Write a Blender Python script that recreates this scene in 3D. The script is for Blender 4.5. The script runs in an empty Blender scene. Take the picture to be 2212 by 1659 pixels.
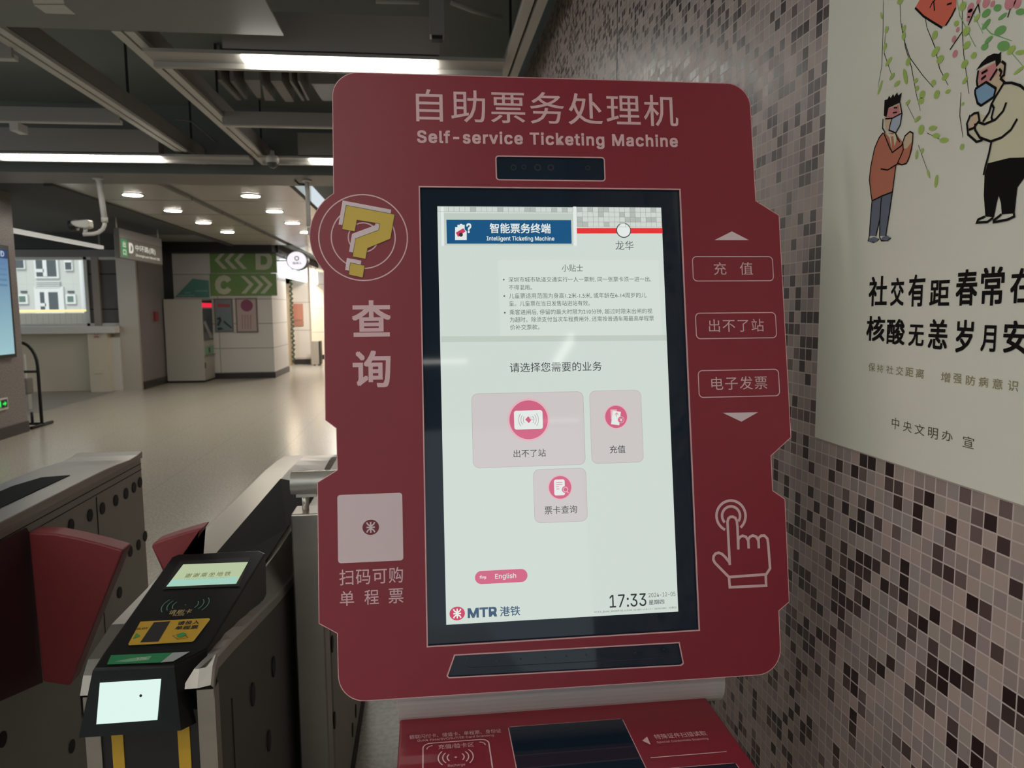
import bpy, bmesh, math, random
from mathutils import Vector, Matrix

C = bpy.context.scene.collection
SC = bpy.context.scene
# ------------------------------------------------------------------ camera
FPX, CX, CY, EYE = 1600.0, 1106.0, 829.5, 1.55       # a 26 mm phone lens, eye height 1.55 m
def _axes():
    vy = Vector((918 - CX, 668 - CY, FPX)).normalized()          # +Y: along the tiled wall
    x0 = 1240.0
    yv = CY - (FPX * FPX + (918 - CX) * (x0 - CX)) / (668 - CY)
    vz = -Vector((x0 - CX, yv - CY, FPX)).normalized()
    return vy.cross(vz), vy, vz
AX, AY, AZ = _axes()
EYEP = Vector((0, 0, EYE))
def ray(p):
    d = Vector(((p[0] - CX) / FPX, (p[1] - CY) / FPX, 1.0))
    return Vector((AX.dot(d), AY.dot(d), AZ.dot(d)))
def hit(p, n, d):
    n = Vector(n); r = ray(p)
    return EYEP + r * ((d - n.dot(EYEP)) / n.dot(r))
def fz(x, y, z=0.0): return hit((x, y), (0, 0, 1), z)             # point at height z
def fy(x, y, Y): return hit((x, y), (0, 1, 0), Y)                 # point at depth Y
def fx(x, y, X): return hit((x, y), (1, 0, 0), X)
cam = bpy.data.objects.new('camera', bpy.data.cameras.new('camera'))
C.objects.link(cam)
M3 = Matrix((AX, AY, AZ))
cx, cy, cz = M3 @ Vector((1, 0, 0)), M3 @ Vector((0, -1, 0)), M3 @ Vector((0, 0, -1))
cam.matrix_world = Matrix(((cx.x, cy.x, cz.x, 0), (cx.y, cy.y, cz.y, 0), (cx.z, cy.z, cz.z, EYE), (0, 0, 0, 1)))
cam.data.sensor_fit = 'HORIZONTAL'; cam.data.sensor_width = 36.0
cam.data.lens = 36.0 * FPX / 2212.0
cam.data.clip_start = 0.02; cam.data.clip_end = 200
cam.data.dof.use_dof = True; cam.data.dof.focus_distance = 1.27; cam.data.dof.aperture_fstop = 9.0
SC.camera = cam
# ------------------------------------------------------------------ world / exposure
W = bpy.data.worlds.new('overcast'); SC.world = W; W.use_nodes = True
W.node_tree.nodes['Background'].inputs[0].default_value = (0.84, 0.94, 1.0, 1)
W.node_tree.nodes['Background'].inputs[1].default_value = 0.80
SC.view_settings.view_transform = 'Standard'; SC.view_settings.look = 'None'
SC.view_settings.exposure = 0.0; SC.view_settings.gamma = 1.0
SC.view_settings.use_curve_mapping = False
SC.cycles.use_denoising = True
SC.cycles.max_bounces = 8; SC.cycles.diffuse_bounces = 4
LAMP = 15.0          # luminance of the fluorescent diffusers

# ------------------------------------------------------------------ materials
def lin(c):
    c /= 255.0
    return c / 12.92 if c <= 0.04045 else ((c + 0.055) / 1.055) ** 2.4
def rgb(r, g, b, k=1.0): return tuple(min(0.95, lin(v) * k) for v in (r, g, b))
MATS = {}
def mat(name, col=None, rough=0.5, metal=0.0, emit=None, strength=1.0, spec=0.5, coat=0.0):
    if name in MATS: return MATS[name]
    m = bpy.data.materials.new(name); m.use_nodes = True
    b = m.node_tree.nodes['Principled BSDF']
    b.inputs['Base Color'].default_value = (*(col or (0, 0, 0)), 1)
    b.inputs['Roughness'].default_value = rough
    b.inputs['Metallic'].default_value = metal
    b.inputs['Specular IOR Level'].default_value = spec
    b.inputs['Coat Weight'].default_value = coat; b.inputs['Coat Roughness'].default_value = 0.40
    if emit:
        b.inputs['Emission Color'].default_value = (*emit, 1)
        b.inputs['Emission Strength'].default_value = strength
    MATS[name] = m
    return m
def nodes_of(m): return m.node_tree.nodes, m.node_tree.links, m.node_tree.nodes['Principled BSDF']
def add_noise(m, scale, amount, detail=3, rough_amt=0.0, stretch=None):
    """small value variation of a surface's own colour"""
    N, L, b = nodes_of(m)
    tc = N.new('ShaderNodeNewGeometry'); nz = N.new('ShaderNodeTexNoise')
    nz.inputs['Scale'].default_value = scale; nz.inputs['Detail'].default_value = detail
    src = tc.outputs['Position']
    if stretch:
        mp = N.new('ShaderNodeMapping'); mp.inputs['Scale'].default_value = stretch
        L.new(src, mp.inputs['Vector']); src = mp.outputs['Vector']
    L.new(src, nz.inputs['Vector'])
    mx = N.new('ShaderNodeMix'); mx.data_type = 'RGBA'
    c = b.inputs['Base Color'].default_value[:3]
    mx.inputs['A'].default_value = (*[v * (1 - amount) for v in c], 1)
    mx.inputs['B'].default_value = (*[min(1, v * (1 + amount)) for v in c], 1)
    L.new(nz.outputs['Fac'], mx.inputs['Factor']); L.new(mx.outputs['Result'], b.inputs['Base Color'])
    if rough_amt:
        mr = N.new('ShaderNodeMapRange'); r0 = b.inputs['Roughness'].default_value
        mr.inputs['To Min'].default_value = max(0.02, r0 - rough_amt); mr.inputs['To Max'].default_value = r0 + rough_amt
        L.new(nz.outputs['Fac'], mr.inputs['Value']); L.new(mr.outputs['Result'], b.inputs['Roughness'])
    return m

RED = add_noise(mat('red_satin_acrylic', (0.285, 0.020, 0.036), 0.46, spec=0.4, coat=0.34), 3.0, 0.06)
EDGE = mat('cut_acrylic_edge', (0.80, 0.46, 0.46), 0.4)
INK = mat('pale_pink_print', (0.84, 0.56, 0.58), 0.45)
PLATE = mat('pale_plate', (0.84, 0.68, 0.70), 0.4)
YELLOW_INK = mat('yellow_print', (0.74, 0.52, 0.075), 0.45)
DARKLINE = mat('dark_print', (0.10, 0.07, 0.03), 0.5)
GLASS_BLACK = mat('black_glass', (0.012, 0.023, 0.040), 0.04, spec=0.5)
STEEL = add_noise(mat('brushed_steel', (0.40, 0.375, 0.335), 0.30, 0.85), 5, 0.05, 2, 0.0, (1, 1, 10))
STEEL_DARK = add_noise(mat('satin_steel_side', (0.38, 0.365, 0.32), 0.45, 0.7), 5, 0.06, 2)
CHROME = mat('polished_steel_tube', (0.86, 0.80, 0.70), 0.24, 0.65)
BLACK = mat('black_plastic', (0.012, 0.013, 0.014), 0.35)
INSET = mat('smoked_inset', (0.010, 0.010, 0.011), 0.6, spec=0.06)
BLACK_MATT = mat('matt_black', (0.012, 0.011, 0.011), 0.6)
WHITE_PAINT = add_noise(mat('white_wall_panel', (0.66, 0.645, 0.61), 0.35), 1.3, 0.04)
CREAM = mat('cream_wall', (0.64, 0.58, 0.45), 0.5)
GREY_PAINT = mat('grey_paint', (0.20, 0.19, 0.175), 0.5)
WARM_GREY = mat('warm_grey_tray', (0.34, 0.315, 0.285), 0.5)
RAIL = mat('galvanised_rail', (0.66, 0.64, 0.58), 0.5, 0.1)
CEIL_BLACK = mat('black_ceiling', (0.17, 0.185, 0.172), 0.85)
VOID = mat('dark_void', (0.060, 0.063, 0.060), 0.85)
WHITE_METAL = mat('white_metal', (0.62, 0.60, 0.55), 0.3)
GREEN_SIGN = mat('green_sign', (0.155, 0.28, 0.075), 0.4)
SIGN_INK = mat('sign_print', (0.52, 0.55, 0.42), 0.45)
LAMP_M = mat('lamp_diffuser', (0.8, 0.8, 0.8), 0.5, emit=(1.0, 0.975, 0.92), strength=LAMP)
LAMP_DIM = mat('lamp_diffuser_dim', (0.8, 0.8, 0.8), 0.5, emit=(1.0, 0.975, 0.92), strength=5.0)
DOWN_M = mat('downlight_glow', (0.8, 0.8, 0.8), 0.5, emit=(1.0, 0.93, 0.80), strength=100)
FLAP_RED = mat('flap_red', (0.27, 0.038, 0.040), 0.45)
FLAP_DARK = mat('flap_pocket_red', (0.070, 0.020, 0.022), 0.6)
GRANITE_C = mat('column_granite', (0.20, 0.175, 0.175), 0.3)
BASE_DARK = mat('dark_base', (0.035, 0.028, 0.026), 0.35)

def granite(name, base, speck, rough, scale, joint=None):
    m = mat(name, base, rough); N, L, b = nodes_of(m)
    g = N.new('ShaderNodeNewGeometry')
    n1 = N.new('ShaderNodeTexNoise'); n1.inputs['Scale'].default_value = scale; n1.inputs['Detail'].default_value = 2
    L.new(g.outputs['Position'], n1.inputs['Vector'])
    r = N.new('ShaderNodeValToRGB'); r.color_ramp.elements[0].position = 0.38; r.color_ramp.elements[1].position = 0.62
    r.color_ramp.elements[0].color = (*speck, 1); r.color_ramp.elements[1].color = (*base, 1)
    L.new(n1.outputs['Fac'], r.inputs['Fac'])
    out = r.outputs['Color']
    if joint:
        s = N.new('ShaderNodeSeparateXYZ'); L.new(g.outputs['Position'], s.inputs[0])
        prev = None
        for ax in 'XY':
            d = N.new('ShaderNodeMath'); d.operation = 'DIVIDE'; d.inputs[1].default_value = joint
            L.new(s.outputs[ax], d.inputs[0])
            f = N.new('ShaderNodeMath'); f.operation = 'FRACT'; L.new(d.outputs[0], f.inputs[0])
            c = N.new('ShaderNodeMath'); c.operation = 'LESS_THAN'; c.inputs[1].default_value = 0.006
            L.new(f.outputs[0], c.inputs[0])
            if prev:
                mxx = N.new('ShaderNodeMath'); mxx.operation = 'MAXIMUM'
                L.new(prev.outputs[0], mxx.inputs[0]); L.new(c.outputs[0], mxx.inputs[1]); prev = mxx
            else: prev = c
        mx = N.new('ShaderNodeMix'); mx.data_type = 'RGBA'
        L.new(prev.outputs[0], mx.inputs['Factor']); L.new(out, mx.inputs['A'])
        mx.inputs['B'].default_value = (*[v * 0.62 for v in base], 1); out = mx.outputs['Result']
    L.new(out, b.inputs['Base Color'])
    return m
FLOOR_M = granite('polished_pale_granite', (0.52, 0.475, 0.405), (0.40, 0.36, 0.30), 0.24, 55, 0.8)
FLOOR_G = granite('grey_granite', (0.33, 0.31, 0.28), (0.25, 0.23, 0.21), 0.4, 60)
GRANITE_C = granite('speckled_granite', (0.27, 0.24, 0.235), (0.13, 0.11, 0.115), 0.3, 70)

def mosaic():
    m = mat('mosaic_tiles', (0.5, 0.4, 0.4), 0.2, spec=0.35); N, L, b = nodes_of(m)
    g = N.new('ShaderNodeNewGeometry'); s = N.new('ShaderNodeSeparateXYZ'); L.new(g.outputs['Position'], s.inputs[0])
    P = 0.0254
    cell, frac = [], []
    for ax, off in (('Y', 0.0035), ('Z', 0.010)):
        a = N.new('ShaderNodeMath'); a.operation = 'ADD'; a.inputs[1].default_value = off; L.new(s.outputs[ax], a.inputs[0])
        d = N.new('ShaderNodeMath'); d.operation = 'DIVIDE'; d.inputs[1].default_value = P; L.new(a.outputs[0], d.inputs[0])
        f = N.new('ShaderNodeMath'); f.operation = 'FLOOR'; L.new(d.outputs[0], f.inputs[0]); cell.append(f)
        q = N.new('ShaderNodeMath'); q.operation = 'FRACT'; L.new(d.outputs[0], q.inputs[0])
        q2 = N.new('ShaderNodeMath'); q2.operation = 'SUBTRACT'; q2.inputs[1].default_value = 0.5; L.new(q.outputs[0], q2.inputs[0])
        q3 = N.new('ShaderNodeMath'); q3.operation = 'ABSOLUTE'; L.new(q2.outputs[0], q3.inputs[0]); frac.append(q3)
    cv = N.new('ShaderNodeCombineXYZ'); L.new(cell[0].outputs[0], cv.inputs[0]); L.new(cell[1].outputs[0], cv.inputs[1])
    wn = N.new('ShaderNodeTexWhiteNoise'); wn.noise_dimensions = '2D'; L.new(cv.outputs[0], wn.inputs['Vector'])
    # dark tiles come in loose clusters
    cl = N.new('ShaderNodeTexNoise'); cl.inputs['Scale'].default_value = 0.22; cl.inputs['Detail'].default_value = 1
    L.new(cv.outputs[0], cl.inputs['Vector'])
    t = N.new('ShaderNodeMath'); t.operation = 'MULTIPLY_ADD'; t.inputs[1].default_value = 1.1; t.inputs[2].default_value = -0.55
    L.new(cl.outputs['Fac'], t.inputs[0])
    v = N.new('ShaderNodeMath'); v.operation = 'ADD'; L.new(wn.outputs['Value'], v.inputs[0]); L.new(t.outputs[0], v.inputs[1])
    r = N.new('ShaderNodeValToRGB'); r.color_ramp.interpolation = 'CONSTANT'
    E = r.color_ramp.elements
    stops = [(0.0, (0.028, 0.015, 0.015)), (0.13, (0.060, 0.036, 0.034)), (0.22, (0.10, 0.066, 0.062)), (0.31, (0.17, 0.12, 0.112)),
             (0.36, (0.34, 0.27, 0.245)), (0.46, (0.44, 0.345, 0.30)), (0.56, (0.36, 0.30, 0.285)), (0.66, (0.46, 0.35, 0.31)),
             (0.78, (0.40, 0.335, 0.29)), (0.90, (0.35, 0.275, 0.26))]
    E[0].position, E[0].color = stops[0][0], (*stops[0][1], 1)
    E[1].position, E[1].color = stops[1][0], (*stops[1][1], 1)
    for p, c in stops[2:]:
        e = E.new(p); e.color = (*c, 1)
    L.new(v.outputs[0], r.inputs['Fac'])
    mxm = N.new('ShaderNodeMath'); mxm.operation = 'MAXIMUM'; L.new(frac[0].outputs[0], mxm.inputs[0]); L.new(frac[1].outputs[0], mxm.inputs[1])
    gr = N.new('ShaderNodeMath'); gr.operation = 'GREATER_THAN'; gr.inputs[1].default_value = 0.452; L.new(mxm.outputs[0], gr.inputs[0])
    mx = N.new('ShaderNodeMix'); mx.data_type = 'RGBA'; L.new(gr.outputs[0], mx.inputs['Factor']); L.new(r.outputs['Color'], mx.inputs['A'])
    mx.inputs['B'].default_value = (0.60, 0.50, 0.46, 1)
    L.new(mx.outputs['Result'], b.inputs['Base Color'])
    rr = N.new('ShaderNodeMapRange'); rr.inputs['To Min'].default_value = 0.30; rr.inputs['To Max'].default_value = 0.45
    L.new(wn.outputs['Value'], rr.inputs['Value'])
    rm = N.new('ShaderNodeMath'); rm.operation = 'MAXIMUM'; L.new(rr.outputs['Result'], rm.inputs[0])
    gm = N.new('ShaderNodeMath'); gm.operation = 'MULTIPLY'; gm.inputs[1].default_value = 0.7; L.new(gr.outputs[0], gm.inputs[0])
    L.new(gm.outputs[0], rm.inputs[1]); L.new(rm.outputs[0], b.inputs['Roughness'])
    # every tile sits a hair out of plane
    sub = N.new('ShaderNodeVectorMath'); sub.operation = 'SUBTRACT'; sub.inputs[1].default_value = (0.5, 0.5, 0.5)
    L.new(wn.outputs['Color'], sub.inputs[0])
    sc = N.new('ShaderNodeVectorMath'); sc.operation = 'SCALE'; sc.inputs['Scale'].default_value = 0.022; L.new(sub.outputs[0], sc.inputs[0])
    ad = N.new('ShaderNodeVectorMath'); ad.operation = 'ADD'; L.new(g.outputs['Normal'], ad.inputs[0]); L.new(sc.outputs[0], ad.inputs[1])
    nm = N.new('ShaderNodeVectorMath'); nm.operation = 'NORMALIZE'; L.new(ad.outputs[0], nm.inputs[0])
    L.new(nm.outputs[0], b.inputs['Normal'])
    return m
MOSAIC = mosaic()

def panel_joints(name, col, px, pz, rough=0.3, ax='X', offx=0.0, offz=0.0, line=0.35):
    """a wall of large sheets with dark joints"""
    m = mat(name, col, rough); N, L, b = nodes_of(m)
    g = N.new('ShaderNodeNewGeometry'); s = N.new('ShaderNodeSeparateXYZ'); L.new(g.outputs['Position'], s.inputs[0])
    prev = None
    for a, p, o in ((ax, px, offx), ('Z', pz, offz)):
        ad = N.new('ShaderNodeMath'); ad.operation = 'ADD'; ad.inputs[1].default_value = 50 * p - o; L.new(s.outputs[a], ad.inputs[0])
        d = N.new('ShaderNodeMath'); d.operation = 'DIVIDE'; d.inputs[1].default_value = p; L.new(ad.outputs[0], d.inputs[0])
        f = N.new('ShaderNodeMath'); f.operation = 'FRACT'; L.new(d.outputs[0], f.inputs[0])
        c = N.new('ShaderNodeMath'); c.operation = 'LESS_THAN'; c.inputs[1].default_value = 0.014 / p; L.new(f.outputs[0], c.inputs[0])
        if prev:
            q = N.new('ShaderNodeMath'); q.operation = 'MAXIMUM'; L.new(prev.outputs[0], q.inputs[0]); L.new(c.outputs[0], q.inputs[1]); prev = q
        else: prev = c
    mx = N.new('ShaderNodeMix'); mx.data_type = 'RGBA'; L.new(prev.outputs[0], mx.inputs['Factor'])
    mx.inputs['A'].default_value = (*col, 1); mx.inputs['B'].default_value = (*[v * line for v in col], 1)
    L.new(mx.outputs['Result'], b.inputs['Base Color'])
    return m

# ------------------------------------------------------------------ mesh helpers
def set_tags(o, label=None, cat=None, group=None, kind=None):
    if label: o['label'] = label
    if cat: o['category'] = cat
    if group: o['group'] = group
    if kind: o['kind'] = kind
    return o
def link(o, parent=None):
    C.objects.link(o)
    if parent is not None:
        o.parent = parent
        if parent.type == 'EMPTY': o.matrix_parent_inverse = Matrix.Translation(-parent.location)
    return o
def thing(name, label, cat, loc, group=None):
    o = bpy.data.objects.new(name, None); o.location = loc; o.empty_display_size = 0.1
    C.objects.link(o); return set_tags(o, label, cat, group)
class MB:
    def __init__(s): s.bm = bmesh.new(); s.ms = []
    def mi(s, m):
        if m not in s.ms: s.ms.append(m)
        return s.ms.index(m)
    def poly(s, pts, m, smooth=False):
        vs = [s.bm.verts.new(p) for p in pts]
        f = s.bm.faces.new(vs); f.material_index = s.mi(m); f.smooth = smooth
        return f
    def merge(s, b2, m, smooth=False):
        i = s.mi(m); mp = {}
        for v in b2.verts: mp[v] = s.bm.verts.new(v.co)
        for f in b2.faces:
            try: g = s.bm.faces.new([mp[v] for v in f.verts])
            except ValueError: continue
            g.material_index = i; g.smooth = smooth or f.smooth
        b2.free()
    def box(s, x0, x1, y0, y1, z0, z1, m, bevel=0.0, seg=2):
        b2 = bmesh.new(); bmesh.ops.create_cube(b2, size=1)
        for v in b2.verts:
            v.co = Vector(((x0 + x1) / 2 + v.co.x * (x1 - x0), (y0 + y1) / 2 + v.co.y * (y1 - y0), (z0 + z1) / 2 + v.co.z * (z1 - z0)))
        if bevel: bmesh.ops.bevel(b2, geom=b2.edges[:], offset=bevel, segments=seg, affect='EDGES', profile=0.5)
        s.merge(b2, m); return s
    def prism(s, pts, vec, m, mside=None, bevel=0.0):
        """extrude the polygon pts along vec"""
        vec = Vector(vec); b2 = bmesh.new()
        a = [b2.verts.new(Vector(p)) for p in pts]; c = [b2.verts.new(Vector(p) + vec) for p in pts]
        n = len(pts)
        b2.faces.new(a); b2.faces.new(list(reversed(c)))
        for i in range(n): b2.faces.new([a[(i + 1) % n], a[i], c[i], c[(i + 1) % n]])
        bmesh.ops.recalc_face_normals(b2, faces=b2.faces[:])
        if bevel: bmesh.ops.bevel(b2, geom=b2.edges[:], offset=bevel, segments=2, affect='EDGES', profile=0.5)
        s.merge(b2, m); return s
    def tube(s, pts, r, m, seg=12, caps=True):
        pts = [Vector(p) for p in pts]; rings = []
        b2 = bmesh.new(); up = None
        for i, p in enumerate(pts):
            t = ((pts[i + 1] - p) if i < len(pts) - 1 else (p - pts[i - 1])).normalized()
            if 0 < i < len(pts) - 1: t = ((pts[i + 1] - p).normalized() + (p - pts[i - 1]).normalized()).normalized()
            if up is None:
                up = Vector((0, 0, 1)) if abs(t.z) < 0.9 else Vector((1, 0, 0))
            u = t.cross(up).normalized(); w = u.cross(t).normalized(); up = w
            rr = r[i] if isinstance(r, (list, tuple)) else r
            rings.append([b2.verts.new(p + (u * math.cos(2 * math.pi * k / seg) + w * math.sin(2 * math.pi * k / seg)) * rr) for k in range(seg)])
        for a, c in zip(rings, rings[1:]):
            for k in range(seg):
                f = b2.faces.new([a[k], a[(k + 1) % seg], c[(k + 1) % seg], c[k]]); f.smooth = True
        if caps:
            b2.faces.new(list(reversed(rings[0]))); b2.faces.new(rings[-1])
        s.merge(b2, m); return s
    def lathe(s, origin, axis, prof, m, seg=24):
        """prof: (distance along axis, radius)"""
        ax = Vector(axis).normalized(); o = Vector(origin)
        u = ax.orthogonal().normalized(); w = ax.cross(u); b2 = bmesh.new(); rings = []
        for d, r in prof:
            rings.append([b2.verts.new(o + ax * d + (u * math.cos(2 * math.pi * k / seg) + w * math.sin(2 * math.pi * k / seg)) * max(r, 1e-5)) for k in range(seg)])
        for a, c in zip(rings, rings[1:]):
            for k in range(seg):
                f = b2.faces.new([a[k], a[(k + 1) % seg], c[(k + 1) % seg], c[k]]); f.smooth = True
        b2.faces.new(list(reversed(rings[0]))); b2.faces.new(rings[-1])
        bmesh.ops.recalc_face_normals(b2, faces=b2.faces[:])
        s.merge(b2, m); return s
    def build(s, name, parent=None, label=None, cat=None, group=None, kind=None, origin=None):
        if origin is not None and parent is None:
            for v in s.bm.verts: v.co -= Vector(origin)
        me = bpy.data.meshes.new(name); s.bm.to_mesh(me); s.bm.free()
        for m in s.ms: me.materials.append(m)
        o = bpy.data.objects.new(name, me)
        if origin is not None and parent is None: o.location = origin
        link(o, parent)
        return set_tags(o, label, cat, group, kind)

# ------------------------------------------------------------------ flat print on a surface
_fc = bpy.data.curves.new('type_tmp', 'FONT'); _fo = bpy.data.objects.new('type_tmp', _fc); C.objects.link(_fo)
_GC = {}
_PLAIN = _fc.font
try:      # Blender's own grotesque for the Latin lines
    import os
    _SANS = bpy.data.fonts.load(os.path.join(bpy.utils.system_resource('DATAFILES', path='fonts'), 'Inter.woff2'))
except Exception:
    _SANS = None
def glyphs(text, spacing=1.0):
    key = (text, spacing)
    if key in _GC: return _GC[key]
    _fc.font = _SANS if (_SANS and all(ord(ch) < 128 for ch in text)) else _PLAIN
    _fc.body = text; _fc.space_character = spacing; _fc.resolution_u = 3
    dg = bpy.context.evaluated_depsgraph_get(); dg.update()
    me = bpy.data.meshes.new_from_object(_fo.evaluated_get(dg))
    vs = [(v.co.x, v.co.y) for v in me.vertices]; fs = [tuple(p.vertices) for p in me.polygons]
    bpy.data.meshes.remove(me)
    _GC[key] = (vs, fs); return vs, fs
class Plane:
    def __init__(s, O, a, b): s.O, s.a, s.b = Vector(O), Vector(a).normalized(), Vector(b).normalized(); s.n = s.a.cross(s.b)
    def uv(s, p):
        P = hit(p, s.n, s.n.dot(s.O)) - s.O
        return (P.dot(s.a), P.dot(s.b))
    def at(s, u, v, h=0.0): return s.O + s.a * u + s.b * v + s.n * h
class Print:
    def __init__(s, plane, base=0.0005, step=0.00025): s.p, s.m, s.h, s.step, s.inc = plane, MB(), base, step, (0.0005 if base >= 0.0015 else 0.00003)
    def up(s): s.h += s.step; return s
    def P(s, uv): return s.p.at(uv[0], uv[1], s.h)
    def puv(s, uvs, m):
        s.m.poly([s.P(q) for q in uvs], m); return s
    def px(s, pts, m): s.h += s.inc; return s.puv([s.p.uv(q) for q in pts], m)
    def disc(s, c, r, m, seg=40, ry=None):
        u, v = s.p.uv(c); ry = ry or r; s.h += s.inc
        return s.puv([(u + r * math.cos(2 * math.pi * k / seg), v + ry * math.sin(2 * math.pi * k / seg)) for k in range(seg)], m)
    def arc(s, c, r, w, a0, a1, m, seg=24, uv=None):
        u, v = uv or s.p.uv(c); s.h += s.inc
        for k in range(seg):
            t0, t1 = (math.radians(a0 + (a1 - a0) * (k + j) / seg) for j in (0, 1))
            s.puv([(u + q * math.cos(t), v + q * math.sin(t)) for q, t in ((r - w / 2, t0), (r + w / 2, t0), (r + w / 2, t1), (r - w / 2, t1))], m)
        return s
    def ring(s, c, r, w, m, seg=64): return s.arc(c, r, w, 0, 360, m, seg)
    def stroke_uv(s, uvs, w, m, closed=False, taper=False):
        s.h += s.inc
        n = len(uvs); pts = [Vector(q) for q in uvs]; L, R = [], []
        for i, p in enumerate(pts):
            a = pts[i - 1] if (i > 0 or closed) else None
            b = pts[(i + 1) % n] if (i < n - 1 or closed) else None
            d0 = (p - a).normalized() if a is not None and (p - a).length > 1e-9 else None
            d1 = (b - p).normalized() if b is not None and (b - p).length > 1e-9 else None
            d0 = d0 or d1; d1 = d1 or d0
            t = (d0 + d1); t = t.normalized() if t.length > 1e-6 else d1
            nn = Vector((-t.y, t.x)); k = max(0.5, nn.dot(Vector((-d1.y, d1.x))))
            ww = w * (0.35 + 0.65 * math.sin(math.pi * (0.12 + 0.8 * i / max(1, n - 1)))) if taper else w
            L.append(p + nn * ww / 2 / k); R.append(p - nn * ww / 2 / k)
        for i in range(n if closed else n - 1):
            j = (i + 1) % n
            s.puv([L[i], R[i], R[j], L[j]], m)
        return s
    def stroke(s, pxs, w, m, closed=False, taper=False): return s.stroke_uv([s.p.uv(q) for q in pxs], w, m, closed, taper)
    def rr(s, tl, br, r, uv=False):
        (u0, v1), (u1, v0) = (tl, br) if uv else (s.p.uv(tl), s.p.uv(br))
        out = []
        for (cu, cv, a0) in ((u1 - r, v1 - r, 0), (u0 + r, v1 - r, 90), (u0 + r, v0 + r, 180), (u1 - r, v0 + r, 270)):
            for k in range(7):
                t = math.radians(a0 + 15 * k); out.append((cu + r * math.cos(t), cv + r * math.sin(t)))
        return out
    def rrect(s, tl, br, r, m, uv=False): s.h += s.inc; return s.puv(s.rr(tl, br, r, uv), m)
    def rline(s, tl, br, r, w, m, uv=False): return s.stroke_uv(s.rr(tl, br, r, uv), w, m, closed=True)
    def textuv(s, text, u0, u1, v0, v1, m, bold=0.0, spacing=1.0):
        vs, fs = glyphs(text, spacing)
        if not vs: return s
        xs = [q[0] for q in vs]; ys = [q[1] for q in vs]
        x0, x1, y0, y1 = min(xs) - bold, max(xs) + bold, min(ys) - bold, max(ys) + bold
        s.h += s.inc; i = s.m.mi(m); h = s.h
        for dx, dy in (((0, 0),) if not bold else ((bold, bold), (-bold, bold), (-bold, -bold), (bold, -bold))):   # heavier weight: the letter overprinted
            nv = [s.m.bm.verts.new(s.P((u0 + (x + dx - x0) / (x1 - x0) * (u1 - u0), v0 + (y + dy - y0) / (y1 - y0) * (v1 - v0)))) for x, y in vs]
            for f in fs:
                try: g = s.m.bm.faces.new([nv[k] for k in f]); g.material_index = i
                except ValueError: pass
            s.h += s.inc
        s.h = h
        return s
    def text(s, text, pl, pr, h, m, bold=0.0, spacing=1.0):
        """pl, pr: middle of the left and right end of the line; h: its height"""
        a, b = s.p.uv(pl), s.p.uv(pr); t, o = s.p.uv((pl[0], pl[1] - h / 2)), s.p.uv((pl[0], pl[1] + h / 2))
        v, hh = (a[1] + b[1]) / 2, t[1] - o[1]
        return s.textuv(text, a[0], b[0], v - hh / 2, v + hh / 2, m, bold, spacing)
    def tbox(s, text, tl, br, m, bold=0.0, spacing=1.0):
        a, b = s.p.uv(tl), s.p.uv(br)
        return s.textuv(text, a[0], b[0], b[1], a[1], m, bold, spacing)
    def build(s, name, parent, **k): return s.m.build(name, parent, **k)
def crop(scale, ox, oy): return lambda x, y: (ox + x / scale, oy + y / scale)

# ================================================================== THE SETTING
def struct(mb, name): return mb.build(name, kind='structure')
b = MB(); b.box(-6.0, 0.95, -12, 30, -0.15, 0, FLOOR_M); struct(b, 'floor')
b = MB(); b.box(-9.2, -6.0, -12, 15.5, -0.15, 0, FLOOR_G); struct(b, 'floor')
b = MB(); b.box(0.777, 0.95, -1.2, 24, 0, 3.3, MOSAIC); b.box(0.7765, 0.80, 2.981, 2.989, 0, 3.3, BLACK_MATT); struct(b, 'wall_right')
b = MB(); b.box(0.80, 0.95, -1.2, 9.1, 3.3, 3.7, CEIL_BLACK); struct(b, 'trim_1')
b = MB(); b.box(-9.2, 3.2, -12, 9.1, 3.7, 3.8, CEIL_BLACK); struct(b, 'ceiling')
b = MB(); b.box(-9.2, 0.777, 8.4, 9.1, 3.0, 3.7, GREY_PAINT); b.box(-9.2, 0.777, 8.38, 8.4, 3.0, 3.7, CEIL_BLACK); struct(b, 'trim_2')
SOFFIT = panel_joints('white_soffit_panels', (0.50, 0.475, 0.43), 3.0, 9.0, 0.28, 'X')
def soffit_mat():
    m = mat('soffit_strips', (0.50, 0.475, 0.43), 0.26); N, L, bb = nodes_of(m)
    g = N.new('ShaderNodeNewGeometry'); s = N.new('ShaderNodeSeparateXYZ'); L.new(g.outputs['Position'], s.inputs[0])
    d = N.new('ShaderNodeMath'); d.operation = 'DIVIDE'; d.inputs[1].default_value = 1.48; L.new(s.outputs['Y'], d.inputs[0])
    f = N.new('ShaderNodeMath'); f.operation = 'FRACT'; L.new(d.outputs[0], f.inputs[0])
    c = N.new('ShaderNodeMath'); c.operation = 'LESS_THAN'; c.inputs[1].default_value = 0.02; L.new(f.outputs[0], c.inputs[0])
    mx = N.new('ShaderNodeMix'); mx.data_type = 'RGBA'; L.new(c.outputs[0], mx.inputs['Factor'])
    mx.inputs['A'].default_value = (0.50, 0.475, 0.43, 1); mx.inputs['B'].default_value = (0.12, 0.11, 0.10, 1)
    L.new(mx.outputs['Result'], bb.inputs['Base Color']); return m
SOFF = soffit_mat()
b = MB(); b.box(-4.15, -3.02, 9.1, 17.2, 3.0, 3.06, SOFF); b.box(-2.88, -1.55, 9.1, 26, 3.0, 3.06, SOFF)
b.box(-3.02, -2.88, 9.1, 17.2, 3.04, 3.10, CEIL_BLACK); struct(b, 'ceiling')
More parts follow.
